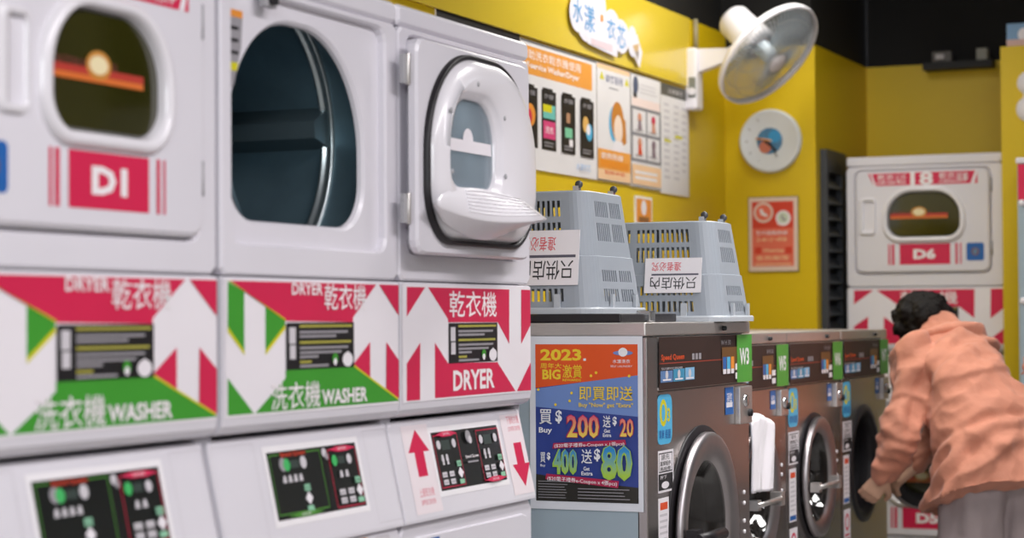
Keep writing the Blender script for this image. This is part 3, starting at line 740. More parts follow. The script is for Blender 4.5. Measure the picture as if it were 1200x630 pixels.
# ------------------------------------------------------------------ laundry baskets, upside down on the lid
BASK = mat('basket_grey_plastic', '9aa1aa', .45, var=.03, vscale=4)
CARD = mat('basket_card_white', 'efeaee', .5)
def basket(loc, w, d, h, label, clip=None):
    """rim down, base up; local origin at the middle of the rim on the surface"""
    root = thing('laundry_basket', label, 'basket', loc, 0, 'grey upside-down laundry baskets')
    r = .055; tw = .045
    # perimeter as (x, y, column kind); slots where kind is 1
    def perim():
        P = []
        def side(ax, ay, bx, by, length):
            n = int(length / .0165); ks = []
            mgn = (length - n * .0165) / 2
            t = 0; P.append((ax, ay, 0))
            cur = mgn
            mid = n // 2
            for i in range(n):
                s0 = cur / length; s1 = (cur + .0095) / length
                sl = 0 if (i in (0, n - 1) or abs(i - mid) < 1 and n > 14) else 1
                P.append((ax + (bx - ax) * s0, ay + (by - ay) * s0, sl)); P.append((ax + (bx - ax) * s1, ay + (by - ay) * s1, 0))
                cur += .0165
        def corner(cx, cy, a0):
            for i in range(7):
                a = a0 + PI / 2 * i / 7; P.append((cx + r * math.cos(a), cy + r * math.sin(a), 0))
        hw, hd = w / 2, d / 2
        side(-hw + r, -hd, hw - r, -hd, w - 2 * r); corner(hw - r, -hd + r, -PI / 2)
        side(hw, -hd + r, hw, hd - r, d - 2 * r); corner(hw - r, hd - r, 0)
        side(hw - r, hd, -hw + r, hd, w - 2 * r); corner(-hw + r, hd - r, PI / 2)
        side(-hw, hd - r, -hw, -hd + r, d - 2 * r); corner(-hw + r, -hd + r, PI)
        return P
    P = perim(); n = len(P)
    rows = [(0.0, 0), (.02, 0), (.14, 0), (.14001, 0)]
    zs = [0.012, .10, .205, .265, .36, .47, .475, .60, .75, .80, .93, 1.0]
    slot = {1: 1, 3: 1, 6: 0, 7: 1, 9: 1}
    slotrow = [0, 1, 0, 1, 0, 0, 0, 1, 0, 1, 0]
    slotrow[6] = 0
    def pt(x, y, f):
        s = 1 - tw / (w / 2) * f * .9 - (.012 if f > .472 else 0); sy = 1 - tw / (d / 2) * f * .9 - (.018 if f > .472 else 0)
        return (x * s, y * sy, h * f)
    vs = [pt(x, y, f) for f in zs for x, y, k in P]; fs = []
    for i in range(len(zs) - 1):
        for j in range(n):
            if slotrow[i] and P[j][2]: continue
            j2 = (j + 1) % n; fs.append((i * n + j, i * n + j2, (i + 1) * n + j2, (i + 1) * n + j))
    m = MB(); m.add(vs, fs, BASK, False)
    # base (uppermost), slightly domed edge
    ip = [pt(x * .97, y * .96, 1.0)[:2] + (h * 1.012,) for x, y, k in P]; b = len(m.v)
    m.v += ip; top = len(zs) * n - n
    for j in range(n): m.f.append((top + j, top + (j + 1) % n, b + (j + 1) % n, b + j)); m.m.append(0); m.sm.append(False)
    m.f.append(tuple(b + j for j in range(n))); m.m.append(0); m.sm.append(False)
    body = m.build('basket_body', root)
    sd = body.modifiers.new('thickness', 'SOLIDIFY'); sd.thickness = .003; sd.offset = -1
    rim = MB(); RM = mat('basket_rim_plastic', 'b9bfc6', .4, var=.03)
    ro = [(x * 1.035, y * 1.06, 0) for x, y, k in P]
    rim.loft([[(x, y, .0) for x, y, z in ro], [(x, y, .012) for x, y, z in ro], [(x * .99, y * .985, .016) for x, y, z in ro], [(x * 1.0, y * 1.0, .014) for x, y, k in P], [(x * 1.0, y * 1.0, .0) for x, y, k in P]], RM, False, False, smooth=False, close=True)
    for sx in (-.28, -.12, .3): rim.box(w * sx - .008, w * sx + .008, -d / 2 - .006, -d / 2 + .002, .012, .05, RM)
    for sy in (-.2, .25): rim.box(w / 2 - .002, w / 2 + .006, d * sy - .008, d * sy + .008, .012, .05, RM)
    rim.build('rim', root)
    hx, hy = w / 2 - tw - .03, d / 2 - tw - .02
    for sx in (-1, 1):
        for sy in (-1, 1):
            c = MB(); z = h * 1.012
            c.box(sx * hx - .008, sx * hx + .008, sy * hy - .008, sy * hy + .008, z - .004, z + .012, CHROME)
            c.lathe((sx * hx + .006, sy * hy - .006, z + .016), (0, 1, 0), [(.001, 0), (.009, .0005), (.01, .006), (.009, .011), (.001, .0115)], mat('caster_grey', '55565c', .4, .3), 16)
            c.build('caster', root)
    return root, pt

def basket_card(root, w, d, h, u0, u1, f0, f1, big_text, small_text):
    # card tied to the front, printed upside down because the basket is inverted
    zb, zt = h * f0, h * f1
    def fy(f): return -d / 2 * (1 - .045 / (d / 2) * f * .9) - .006
    O = Vector((0, fy(f0), zb)); V = Vector((0, fy(f1) - fy(f0), zt - zb)); L = V.length
    p = Print(O, (1, 0, 0), V)
    b = MB(); N = Vector((1, 0, 0)).cross(V.normalized())
    q = [O + Vector((u0, 0, 0)), O + Vector((u1, 0, 0)), O + Vector((u1, 0, 0)) + V, O + Vector((u0, 0, 0)) + V]
    p.mb.loft([[a - N * .002 for a in q], q], CARD, True, True, smooth=False)
    T = mat('card_print_black', '262428', .5); R = mat('card_print_red', 'dd5a62', .5); Gy = mat('card_print_grey', '5a5866', .5)
    wd = u1 - u0
    p.text(big_text, u0 + wd * .1, L * .1, u1 - wd * .08, L * .45, T, .02, turn=True)
    p.rect(u0 + wd * .12, L * .5, u1 - wd * .05, L * .55, Gy)
    p.text(small_text, u0 + wd * .12, L * .62, u1 - wd * .36, L * .88, R, .015, turn=True)
    return p.build('notice_card', root, 'white card printed upside down')

ZL = 1.2875
b1, _ = basket((-2.135, 5.0, ZL + .0225), .52, .38, .312, 'grey plastic basket upside down on the lid, the nearer of the two')
basket_card(b1, .52, .38, .305, .03, .21, .24, .70, '只供店內', '違者必究')
b2, _ = basket((-1.965, 5.435, ZL), .54, .30, .272, 'grey plastic basket upside down on the lid, the farther of the two')
basket_card(b2, .54, .30, .272, .045, .208, .29, .64, '只供店內', '違者必究')
m = MB(); m.box(-2.42, -1.80, 4.79, 5.215, ZL, ZL + .022, RUBBER); m.box(-1.83, -1.79, 4.98, 5.02, ZL + .0, ZL + .03, CHROME)
o = m.build('rubber_mat', None, .004); tag(o, 'thin black rubber mat under the nearer upside-down basket', 'mat')

# ------------------------------------------------------------------ towel over the door of W5
TOWEL = mat('towel_white_cotton', 'efeaf0', .9, bump=.25, bscale=300, sheen=.3)
m = MB(); nu, nv = 22, 30; vs = []
for i in range(nv + 1):
    f = i / nv
    for j in range(nu + 1):
        g = j / nu
        y = 5.70 + .235 * g - .045 * max(0, f - .25) * (1 if g > .5 else .2) * (g)
        fold = .008 * math.sin(g * 7 + f * 2) * min(1, f * 2) + .003 * math.sin(g * 21 + f * 5)
        z = .990 - .2 * max(0, f - .18) / .82 - .018 * math.sin(g * PI * 1.1) * (1 - f) * -1 - .006 * g
        over = max(0, (.18 - f) / .18)
        x = -1.744 - .05 * over ** 1.2 + fold
        z += .014 * math.sin(over * PI) 
        vs.append((x, y, z))
fs = [(i * (nu + 1) + j, i * (nu + 1) + j + 1, (i + 1) * (nu + 1) + j + 1, (i + 1) * (nu + 1) + j) for i in range(nv) for j in range(nu)]
m.add(vs, fs, TOWEL, True); o = m.build('towel', None); sd = o.modifiers.new('thickness', 'SOLIDIFY'); sd.thickness = .006
tag(o, 'white cotton towel hanging over the top of the W5 washer door', 'towel')
# ------------------------------------------------------------------ room
YEL = mat('yellow_wall_paint', 'dcbb04', .42, var=.04, vscale=1.5, bump=.05, bscale=180)
YELG = mat('yellow_gloss_board', 'e5c83e', .22, var=.04, vscale=1.2, coat=.35)
BLACKP = mat('black_ceiling_paint', '0d0b0c', .8, var=.2)
FLOORM = mat('grey_floor_tile', '8d8a88', .35, var=.12, vscale=5)
def wall(name, pts, m):
    """pts: list of (x0,x1,y0,y1,z0,z1) boxes, first one only is normal"""
    b = MB()
    for q in pts: b.box(*q, m)
    o = b.build(name); o['kind'] = 'structure'; return o
XA, XC, YB, YD = -2.76, -2.35, 8.67, 9.6
wall('floor', [(XA - .1, 3.0, -2.0, YD + .1, -.1, 0)], FLOORM)
wall('wall_left', [(XA - .1, XA, -2.0, YB + .1, 0, 2.555)], YEL)
wall('pillar', [(XA - .1, XC, YB, YD + .1, 0, 2.482)], YEL)
wall('wall_back', [(XC, -1.0, YD, YD + .1, 0, 2.482)], YEL)
wall('wall_back', [(-1.0, 3.0, YD, YD + .1, 0, 2.482)], mat('pale_grey_wall', 'c9c6c6', .6, var=.06))  # unseen stretch, made pale so the steel fronts reflect grey
wall('wall_right', [(2.9, 3.0, -2.0, YD, 0, 3.3)], mat('far_aisle_wall', 'cbc7c6', .6, var=.1))
wall('wall_front', [(XA, 2.9, -2.1, -2.0, 0, 3.3)], mat('shopfront_wall', 'c2bcb6', .6, var=.1))
wall('ceiling', [(XA - .1, 3.0, -2.0, YD + .1, 3.3, 3.4)], BLACKP)
wall('trim_upper_left', [(XA - .1, XA - .02, -2.0, YB + .1, 2.555, 3.3)], BLACKP)
wall('trim_upper_pillar', [(XA - .1, XC - .02, YB + .02, YD + .1, 2.482, 3.3)], BLACKP)
wall('trim_upper_back', [(XC, 3.0, YD + .02, YD + .1, 2.482, 3.3)], BLACKP)
wall('pillar', [(-1.566, -1.0, 8.75, YD, 0, 2.435)], YEL)
# glossy yellow fascia board over the posters
m = MB(); m.box(XA, XA + .014, 4.6, 8.15, 2.262, 2.553, YELG); o = m.build('trim_1', None, .003); o['kind'] = 'structure'
cd = MB(); cd.tube([(XA + .012, 8.235, 2.42), (XA + .012, 8.235, 2.56)], .011, mat('conduit_grey', '9a9070', .5), 8); o = cd.build('conduit'); tag(o, 'short thin grey conduit above the wall fan bracket', 'conduit')

# ceiling clutter, barely lit
DUCT = mat('dark_duct_metal', '2e2a2b', .6, .3, var=.2)
m = MB(); m.tube([(-2.1, 7.85, 2.95), (-1.6, 7.2, 2.95), (-.3, 5.6, 2.95)], .11, DUCT, 16); o = m.build('hanging_air_duct'); tag(o, 'long dark round air duct under the black ceiling', 'duct')
m = MB(); m.box(-2.06, -1.74, 9.5, 9.598, 2.445, 2.478, DARKGAP)
o = m.build('hanging_cable_tray'); tag(o, 'black cable tray along the top edge of the far yellow wall', 'tray')
m = MB(); m.box(-2.02, -1.93, 9.52, 9.58, 2.479, 2.53, mat('ballast_grey', '6a6664', .5)); m.box(-2.0, -1.96, 9.5, 9.52, 2.49, 2.515, P_LIGHTGREY); o = m.build('junction_box', None, .004); tag(o, 'wider grey junction box on the cable tray, nearer the round clock', 'box')
m = MB(); m.box(-1.815, -1.765, 9.52, 9.58, 2.479, 2.535, mat('ballast_pale', '9a9a92', .5)); o = m.build('junction_box', None, .004); tag(o, 'narrow pale junction box on the cable tray, closer to the yellow pillar', 'box')
# blue and white carton on top of the far pillar
m = MB(); m.box(-1.545, -1.36, 8.78, 8.9, 2.436, 2.535, mat('carton_blue', '7fa3c8', .6, var=.15)); ct = m.build('carton', None, .004); tag(ct, 'small blue and white carton standing on top of the far pillar', 'carton')
p = Print((-1.545, 8.7795, 2.436), (1, 0, 0), (0, 0, 1)); p.disc(.075, .05, .028, P_WHITE); p.rect(.0, .0, .19, .03, mat('carton_pink', 'dcb9b4', .6)); p.build('carton_print', ct)
# white cut-out sign on the pillar
m = MB()
for z, r in ((2.275, .05), (2.165, .055)): m.lathe((-1.496 + .05, 8.749, z), (0, -1, 0), [(r, 0), (r, .014), (r * .3, .016)], P_WHITE, 24, False, True)
m.box(-1.47, -1.42, 8.735, 8.749, 2.17, 2.27, P_WHITE); o = m.build('wall_sign'); tag(o, 'white rounded cut-out sign on the far pillar, cut by the picture edge', 'sign')
# machine beyond the pillar, mostly out of view
root = thing('vending_cabinet', 'grey cabinet with magenta header beside the far pillar', 'cabinet', (-1.083, 8.25, 0))
m = MB(); m.box(-.335, .335, 0, .44, .0, 1.90, SIDEGREY); m.build('cabinet_body', root, .01)
m = MB(); m.box(-.338, .338, -.008, .44, 1.90, 1.925, ENAMEL); m.build('top_cap', root, .006)
m = MB(); m.box(-.33, .33, -.008, 0, 1.755, 1.897, P_RED); hd = m.build('header_sign', root, .002)
p = front_print(-.009); p.text('洗衣液', -.24, 1.785, .24, 1.865, P_TEXT, .02); p.build('header_print', hd)
m = MB(); m.box(-.3, .3, -.01, 0, .35, 1.22, DARKGAP); m.build('lower_door', root, .004)
for z in (1.745, 1.355): 
    m = MB(); m.lathe((-.315, 0, z), (0, -1, 0), [(.014, 0), (.012, .008), (.002, .01)], P_WHITE, 14, False, True); m.build('screw', root)

# ------------------------------------------------------------------ posters on the left wall: each a thin board facing +x
def wall_board(name, label, cat, y0, y1, z0, z1, base, draw, x=XA, t=.006):
    p = Print((t, y0, z0), (0, 1, 0), (0, 0, 1)); w, h = y1 - y0, z1 - z0
    p.mb.box(0, t, y0, y1, z0, z1, base)
    p.O = Vector((t, y0, z0)); draw(p, w, h)
    o = p.build(name); o.location.x = x
    return tag(o, label, cat)
PB = mat('poster_paper', 'e9e6e8', .4, var=.02); EDGE = mat('poster_edge_grey', '6a686a', .5)
def d0(p, w, h):
    p.rect(0, h - .05, w, h, P_BLACK); p.lines(.03, .05, w - .03, h - .08, 14, P_GREYTXT, .25)
wall_board('header_sign', 'white notice with a black header strip peeking over the dryers', 'poster', 5.72, 6.372, 1.81, 2.262, PB, d0)
def d1(p, w, h):
    p.rect(.0, h * .98, w, h, EDGE)
    OR = mat('poster_apricot', 'f0a245', .4, var=.03)
    p.rect(.0, h * .735, w * .94, h * .955, OR)
    p.text('自助洗衣乾衣機使用', w * .02, h * .855, w * .78, h * .93, P_TEXT, .02); p.text('Self-service Washer/Dryer', w * .0, h * .77, w * .76, h * .835, P_TEXT, .025)
    for k, c in enumerate((-.0, .235, .49, .745)):
        a0, a1 = w * (c + .02), w * (c + .205)
        p.rect(a0, h * .17, a1, h * .64, P_BLACK); p.rect(a0 + .01, h * .64, a1 - .03, h * .66, P_BLACK)
        p.text('步驟', a0 + .02, h * .575, a1 - .02, h * .615, P_GREYTXT, .01)
        if k == 0: p.disc((a0 + a1) / 2, h * .42, .045, P_ORANGE, .04); p.disc((a0 + a1) / 2 - .01, h * .41, .025, P_RED, .025)
        if k == 1: p.rect(a0 + .012, h * .42, a1 - .008, h * .53, mat('card_teal', '6fc2b8', .5)); p.rect(a0 + .012, h * .47, a1 - .04, h * .53, P_YELLOW); p.rect(a0 + .012, h * .26, a1 - .008, h * .40, mat('card_magenta', 'd8437c', .5)); p.text('洗衣', a0 + .03, h * .3, a1 - .025, h * .36, P_TEXT, .02)
        if k == 2: p.rect((a0 + a1) / 2 - .02, h * .42, (a0 + a1) / 2 + .015, h * .5, mat('card_tan', 'b98b6b', .5)); p.rect(a0 + .03, h * .3, a1 - .03, h * .38, mat('card_mint', '7cc7a0', .5)); p.rect((a0 + a1) / 2 + .005, h * .23, (a0 + a1) / 2 + .04, h * .29, P_WHITE)
        if k == 3: p.disc((a0 + a1) / 2 - .015, h * .44, .03, mat('card_amber', 'e0b060', .5)); p.disc((a0 + a1) / 2 + .02, h * .38, .032, P_SKY); p.disc((a0 + a1) / 2 + .01, h * .4, .02, P_WHITE)
        p.lines(a0 + .02, h * .19, a1 - .02, h * .24, 2, P_GREYTXT, .4)
    p.text('水漾衣芯', w * .70, h * .05, w * .9, h * .11, mat('print_soft_blue', 'a8c4e8', .5), .02)
wall_board('instruction_sign', 'wide white poster with orange heading and four black machine pictures', 'poster', 6.378, 7.085, 1.812, 2.254, PB, d1)
def d2(p, w, h):
    p.frame(0, 0, w, h, .004, EDGE)
    p.rect(.006, h * .95, w - .006, h * .99, P_PALEORANGE)
    p.poly([(w * .08, h * .86), (w * .22, h * .86), (w * .15, h * .93)], P_YELLOW); p.poly([(w * .82, h * .86), (w * .96, h * .86), (w * .89, h * .93)], P_YELLOW)
    p.text('顧客服務', w * .26, h * .845, w * .78, h * .915, mat('print_slate', '8a8ea8', .5), .02); p.lines(w * .35, h * .79, w * .7, h * .815, 1, P_GREYTXT, .4)
    p.disc(w * .52, h * .50, .062, P_SKY, .07); p.disc(w * .60, h * .53, .068, mat('hair_ginger', 'c8802f', .5), .075); p.poly([(w * .66, h * .3), (w * .86, h * .36), (w * .84, h * .55), (w * .66, h * .6)], mat('hair_ginger', 'c8802f', .5)); p.disc(w * .62, h * .46, .046, mat('face_pale', 'f4dcca', .5), .056)
    p.poly([(w * .45, h * .27), (w * .8, h * .27), (w * .74, h * .36), (w * .5, h * .36)], P_WHITE)
    p.rect(.006, .01, w - .006, h * .27, mat('poster_apricot', 'f0a245', .4, var=.03)); p.rect(.006, .006, w - .006, h * .1, P_PALEORANGE)
    p.text('查詢熱線', w * .1, h * .19, w * .75, h * .245, P_TEXT, .02); p.rect(w * .08, h * .12, w * .92, h * .18, mat('poster_amber', 'ec9020', .4)); p.text('服務承諾', w * .2, h * .06, w * .8, h * .095, P_REDO)
wall_board('service_sign', 'narrow white and orange poster showing a ginger-haired cartoon woman', 'poster', 7.09, 7.45, 1.812, 2.254, PB, d2)
def d3(p, w, h):
    p.frame(0, 0, w, h, .004, EDGE)
    p.rect(w * .08, h * .78, w * .2, h * .86, P_BLACK); p.disc(w * .16, h * .9, .03, mat('cartoon_navy', '4a5570', .5), .035); p.rect(.01, h * .7, w * .97, h * .79, mat('poster_blush', 'f3ded8', .5))
    p.lines(w * .3, h * .83, w * .9, h * .93, 3, P_LIGHTGREY, .3)
    DIV = mat('comic_divider', '8b8a90', .5)
    for z in (.24, .47, .70): p.rect(.0, h * z - .006, w, h * z + .006, DIV)
    p.rect(w * .49, h * .24, w * .53, h * .7, DIV); p.rect(0, h * .24, w * .05, h * .7, DIV); p.rect(w * .95, h * .24, w, h * .7, DIV)
    SK = mat('cartoon_skin', 'd9977a', .5); LN = mat('cartoon_line', '8a7580', .5)
    for cx, cz, a in ((.28, .58, 0), (.74, .58, 1), (.28, .36, 2), (.74, .36, 3)):
        p.disc(w * cx, h * (cz + .035), .022, (SK, P_RED, SK, LN)[a], .02); p.poly([(w * cx - .02, h * cz - .03), (w * cx + .025, h * cz - .035), (w * cx + .012, h * (cz + .02)), (w * cx - .012, h * (cz + .02))], (LN, SK, P_REDO, LN)[a])
        p.lines(w * (cx - .17), h * (cz - .085), w * (cx + .17), h * (cz - .065), 1, P_GREYTXT, .4)
    p.rect(.006, .012, w - .006, h * .2, P_PALEORANGE); p.lines(w * .1, h * .06, w * .9, h * .16, 2, P_WHITE, .5)
wall_board('comic_sign', 'white poster split into four small cartoon panels', 'poster', 7.455, 7.80, 1.808, 2.252, PB, d3)
def d4(p, w, h):
    p.rect(0, h * .89, w, h, mat('poster_header_grey', '55534f', .5)); p.text('注意事項', w * .25, h * .92, w * .8, h * .965, P_LIGHTGREY, .02)
    p.lines(w * .1, h * .12, w * .3, h * .84, 12, P_LIGHTGREY, .4); p.lines(w * .45, h * .12, w * .65, h * .84, 12, P_LIGHTGREY, .4); p.lines(w * .75, h * .2, w * .93, h * .84, 10, P_LIGHTGREY, .35)
    p.poly([(w * .1, h * .47), (w * .33, h * .47), (w * .36, h * .49), (w * .12, h * .5)], P_YELLOW); p.poly([(w * .48, h * .52), (w * .74, h * .52), (w * .76, h * .55), (w * .5, h * .55)], P_YELLOW)
    p.rect(w * .96, .0, w, h * .89, P_LIGHTGREY)
wall_board('rules_sign', 'white poster with a dark grey header and small tabular text', 'poster', 7.805, 8.15, 1.802, 2.25, PB, d4)
def d5(p, w, h):
    p.rect(.01, .01, w - .01, h - .01, P_ORANGE); p.disc(w * .5, h * .62, .03, P_WHITE); p.rect(w * .2, h * .12, w * .8, h * .3, mat('notice_brown', '8a5a2a', .5))
wall_board('notice_sign', 'small orange square notice below the posters, behind the baskets', 'notice', 7.5, 7.69, 1.66, 1.775, PB, d5)
# cut-out shop sign on the fascia
p = Print((.012, 0, 0), (0, 1, 0), (0, 0, 1)); SW = mat('sign_cutout_white', 'e8e4ee', .35)
blob = lambda u, v, r, ry=None: p.disc(u, v, r, SW, ry, 20)
FX = XA + .0145
for u, v, r, ry in ((6.85, 2.40, .075, .07), (6.93, 2.385, .09, .08), (6.98, 2.45, .06, .07), (7.08, 2.44, .06, .09), (7.20, 2.39, .09, .07), (7.30, 2.37, .085, .065), (7.10, 2.35, .1, .05), (7.42, 2.365, .05, .06), (7.05, 2.5, .04, .045)): blob(u, v, r, ry)
p.poly([(6.92, 2.335), (6.95, 2.30), (7.25, 2.285), (7.27, 2.34), (7.0, 2.38)], SW)
p.poly([(7.36, 2.35), (7.47, 2.40), (7.53, 2.335), (7.50, 2.27), (7.44, 2.31)], SW)
BL = mat('sign_letter_blue', '5fa3d8', .4, var=.1)
p.text('水', 6.805, 2.365, 6.90, 2.45, BL, .035); p.text('漾', 6.915, 2.345, 7.02, 2.445, BL, .03); p.text('衣', 7.145, 2.345, 7.235, 2.425, BL, .035); p.text('芯', 7.25, 2.325, 7.345, 2.415, BL, .035)
p.rect(7.08, 2.40, 7.105, 2.425, P_ORANGE); p.rect(6.98, 2.30, 7.2, 2.325, mat('sign_pale_pink', 'e3cdd6', .4))
p.poly([(7.42, 2.35), (7.49, 2.365), (7.475, 2.30)], mat('sign_tan', 'c9a878', .4)); p.poly([(7.445, 2.33), (7.49, 2.335), (7.478, 2.30)], mat('sign_taupe', '9a8d88', .4))
p.mb.box(0, .011, 6.95, 7.28, 2.32, 2.40, SW)
o = p.build('shop_sign'); o.location.x = FX; tag(o, 'white cut-out shop sign with blue lettering on the yellow fascia', 'sign')

# ------------------------------------------------------------------ wall fan
FW = mat('fan_white_plastic', 'ece8ee', .3, var=.02); FG = mat('fan_wire_grey', 'a9aeb4', .35, .2); BLADE = mat('fan_blade_smoke', '9fb0bd', .15, alpha=.5)
fan = thing('wall_fan', 'white wall fan tilted downwards on a bracket, beside the last poster', 'fan', (XA, 8.16, 2.3))
Y0, Z0 = 8.16, 2.3
m = MB(); m.box(0, .055, -.045, .045, -.135, .125, FW); mount = m.build('wall_mount', fan, .012)
m = MB(); m.box(.02, .05, -.046, -.040, -.085, .0, mat('fan_speed_grey', '7e807c', .4)); m.tube([(.035, -.046, -.06), (.035, -.056, -.06)], .016, FW, 14); m.build('speed_dial', mount)
n_ = Vector((.70, -.23, -.67)).normalized(); ctr = Vector((-2.39 - XA, 8.1 - Y0, 2.375 - Z0))
mot = ctr - n_ * .11
m = MB()
pr = [((.05, -.125 + .05, .045), .0)]
arm0 = [(.05, -.02, .122), (.05, .03, .122), (.05, .03, .02), (.05, -.02, .02)]
arm1 = [(.18, -.025, .118), (.18, .025, .118), (.18, .025, .06), (.18, -.025, .06)]
e = mot + Vector((0, 0, -.02)); arm2 = [(e.x, e.y - .02, e.z + .03), (e.x, e.y + .02, e.z + .03), (e.x, e.y + .02, e.z - .02), (e.x, e.y - .02, e.z - .02)]
m.loft([arm0, arm1, arm2], FW, True, True, smooth=False); m.build('arm', fan, .006)
m = MB(); m.lathe(ctr, n_, [(.002, -.255), (.06, -.252), (.072, -.235), (.074, -.13), (.078, -.08), (.07, -.06), (.02, -.057)], FW, 32, True, True)
m.lathe(ctr - n_ * .19 + Vector((0, 0, .06)), Vector((0, 0, 1)), [(.01, -.02), (.012, .012), (.003, .02)], FW, 12); m.build('motor_housing', fan)
R = .245
m = MB(); m.lathe(ctr, n_, [(R - .006, -.012), (R, -.016), (R + .004, 0), (R, .016), (R - .006, .012)], FW, 64); m.build('guard_rim', fan)
a_ = n_.cross(Vector((0, 0, 1))).normalized(); b_ = n_.cross(a_)
def cage(name, sgn, depth, r0):
    m = MB()
    for k in range(72):
        t = 2 * PI * k / 72; d = a_ * math.cos(t) + b_ * math.sin(t)
        pts = [ctr + d * (r0 + (R - r0) * s) + n_ * sgn * (depth * (1 - (s ** 2.2))) for s in (0, .25, .5, .75, .9, 1)]
        m.tube(pts, .0015, FG, 4, False)
    for s in (.4, .75):
        rr = r0 + (R - r0) * s; dd = sgn * depth * (1 - s ** 2.2)
        m.tube([ctr + (a_ * math.cos(2 * PI * k / 48) + b_ * math.sin(2 * PI * k / 48)) * rr + n_ * dd for k in range(49)], .0013, FG, 4, False)
    return m.build(name, fan)
cage('front_guard', 1, .062, .04); cage('rear_guard', -1, .055, .05)
m = MB(); m.lathe(ctr + n_ * .06, n_, [(.045, -.006), (.046, .0), (.04, .006), (.002, .008)], FW, 32, True, False); m.build('badge', fan)
m = MB(); m.lathe(ctr, n_, [(.002, .03), (.03, .028), (.036, .01), (.036, -.05)], mat('fan_hub_blue_grey', 'c0ccd6', .3), 24); hub = m.build('hub', fan)
for k in range(3):
    m = MB(); loops = []
    for i in range(9):
        s = i / 8; r = .034 + (.205 - .034) * s; wd = .34 + .75 * math.sin(min(1, s * 1.1) * PI * .62); t0 = 2 * PI * k / 3 + .35 * s
        lp = []
        for j in range(7):
            q = (j / 6 - .5) * wd; d = a_ * math.cos(t0 + q) + b_ * math.sin(t0 + q); lp.append(ctr + d * r + n_ * (-.03 * (j / 6 - .5) * 2 * (1 - .4 * s) - .008))
        loops.append(lp)
    m.add([p for l in loops for p in l], [(i * 7 + j, i * 7 + j + 1, (i + 1) * 7 + j + 1, (i + 1) * 7 + j) for i in range(8) for j in range(6)], BLADE, True); m.build('fan_blade', fan)

# ------------------------------------------------------------------ clock and phone notice on the pillar face, louvred vent on its side
ck = thing('wall_clock', 'round white wall clock with a blue and red picture in its middle', 'clock', (-2.549, YB, 2.068))
m = MB(); m.lathe((0, 0, 0), (0, -1, 0), [(.1395, 0), (.139, .022), (.132, .03), (.124, .024), (.02, .022)], mat('clock_white', 'dfe3ea', .35, var=.02), 56, False, True); cb = m.build('clock_case', ck)
p = front_print(-.0225); p.disc(0, 0, .121, mat('clock_face_pale', 'd3dae4', .4), n=48)
for k in range(12):
    t = PI * k / 6; p.poly([(math.sin(t + d) * r, math.cos(t + d) * r) for r, d in ((.098, -.02), (.113, -.02), (.113, .02), (.098, .02))], P_GREYTXT)
p.disc(0, 0, .058, mat('clock_blue', '4f83ad', .4, var=.2, vscale=30)); p.disc(.022, .018, .028, mat('clock_bright_blue', '3a97cf', .4)); p.disc(-.02, -.026, .028, mat('clock_terracotta', 'c5745e', .4, var=.1)); p.poly([(-.03, .0), (.03, -.05), (.034, -.042), (-.026, .012)], P_BLACK); p.poly([(-.05, .016), (.01, .004), (.008, -.004)], P_PALEORANGE)
p.build('clock_face', cb)
m = MB(); m.tube([(0, -.03, 0), (-.06, -.03, .012)], .003, P_ORANGE, 6); m.build('hour_hand', ck)
m = MB(); m.tube([(0, -.033, 0), (.035, -.033, -.07)], .002, P_BLACK, 6); m.build('minute_hand', ck)
ph_ = Print((-2.655, YB - .008, 1.495), (1, 0, 0), (0, 0, 1)); w, h = .228, .33
FRM = mat('notice_frame_pink_white', 'e6cfc4', .4); VER = mat('notice_vermilion', 'd8402c', .4, var=.05); SAL = mat('notice_salmon', 'e8715a', .4, var=.04)
ph_.mb.box(-2.655, -2.655 + w, YB - .008, YB, 1.495, 1.825, mat('notice_edge_olive', '8c7a3a', .5))
ph_.rect(.004, .004, w - .004, h - .004, FRM); ph_.rect(.018, .025, w - .022, h - .022, SAL); ph_.rect(.018, h * .58, w - .022, h - .022, VER)
ph_.disc(.07, h * .79, .045, FRM); ph_.disc(.07, h * .79, .035, SAL); ph_.poly([(.052, h * .83), (.064, h * .84), (.072, h * .79), (.09, h * .755), (.084, h * .73), (.06, h * .76)], P_WHITE)
ph_.disc(w * .70, h * .71, .034, P_WHITE); ph_.poly([(w * .58, h * .62), (w * .62, h * .69), (w * .68, h * .64)], P_WHITE); ph_.disc(w * .70, h * .715, .023, mat('notice_pale_green', 'cfd9c4', .5)); ph_.poly([(w * .66, h * .75), (w * .69, h * .755), (w * .71, h * .71), (w * .76, h * .69), (w * .74, h * .665), (w * .67, h * .70)], P_GREYTXT)
ph_.text('客戶服務熱線', .035, h * .49, w - .05, h * .545, P_WHITE, .01); ph_.text('24小時', .035, h * .40, w - .05, h * .46, P_PALEORANGE, .02); ph_.rect(.03, h * .24, .06, h * .33, VER); ph_.rect(w - .06, h * .24, w - .03, h * .33, VER); ph_.text('WhatsApp', .066, h * .25, w - .066, h * .31, P_PALEORANGE, .02); ph_.text('查詢報障', .035, h * .15, w - .045, h * .22, P_PALEORANGE, .02); ph_.lines(.03, h * .09, w - .035, h * .12, 1, P_PALEORANGE, .5, 0)
o = ph_.build('phone_sign'); tag(o, 'orange-red framed notice with two telephone symbols under the clock', 'notice')
lv = thing('louvred_vent', 'tall dark louvred vent on the side of the yellow pillar', 'vent', (XC, 8.915, 0))
LD = mat('vent_dark_grey', '3f4247', .5, var=.1); LS = mat('vent_slat_grey', '565a60', .45, var=.08)
m = MB(); m.box(0, .004, -.17, .17, .5, 2.03, DARKGAP); m.build('vent_back', lv)
m = MB(); 
for a, b in ((-.175, -.15), (.085, .175)): m.box(0, .03, a, b, .48, 2.03, LD)
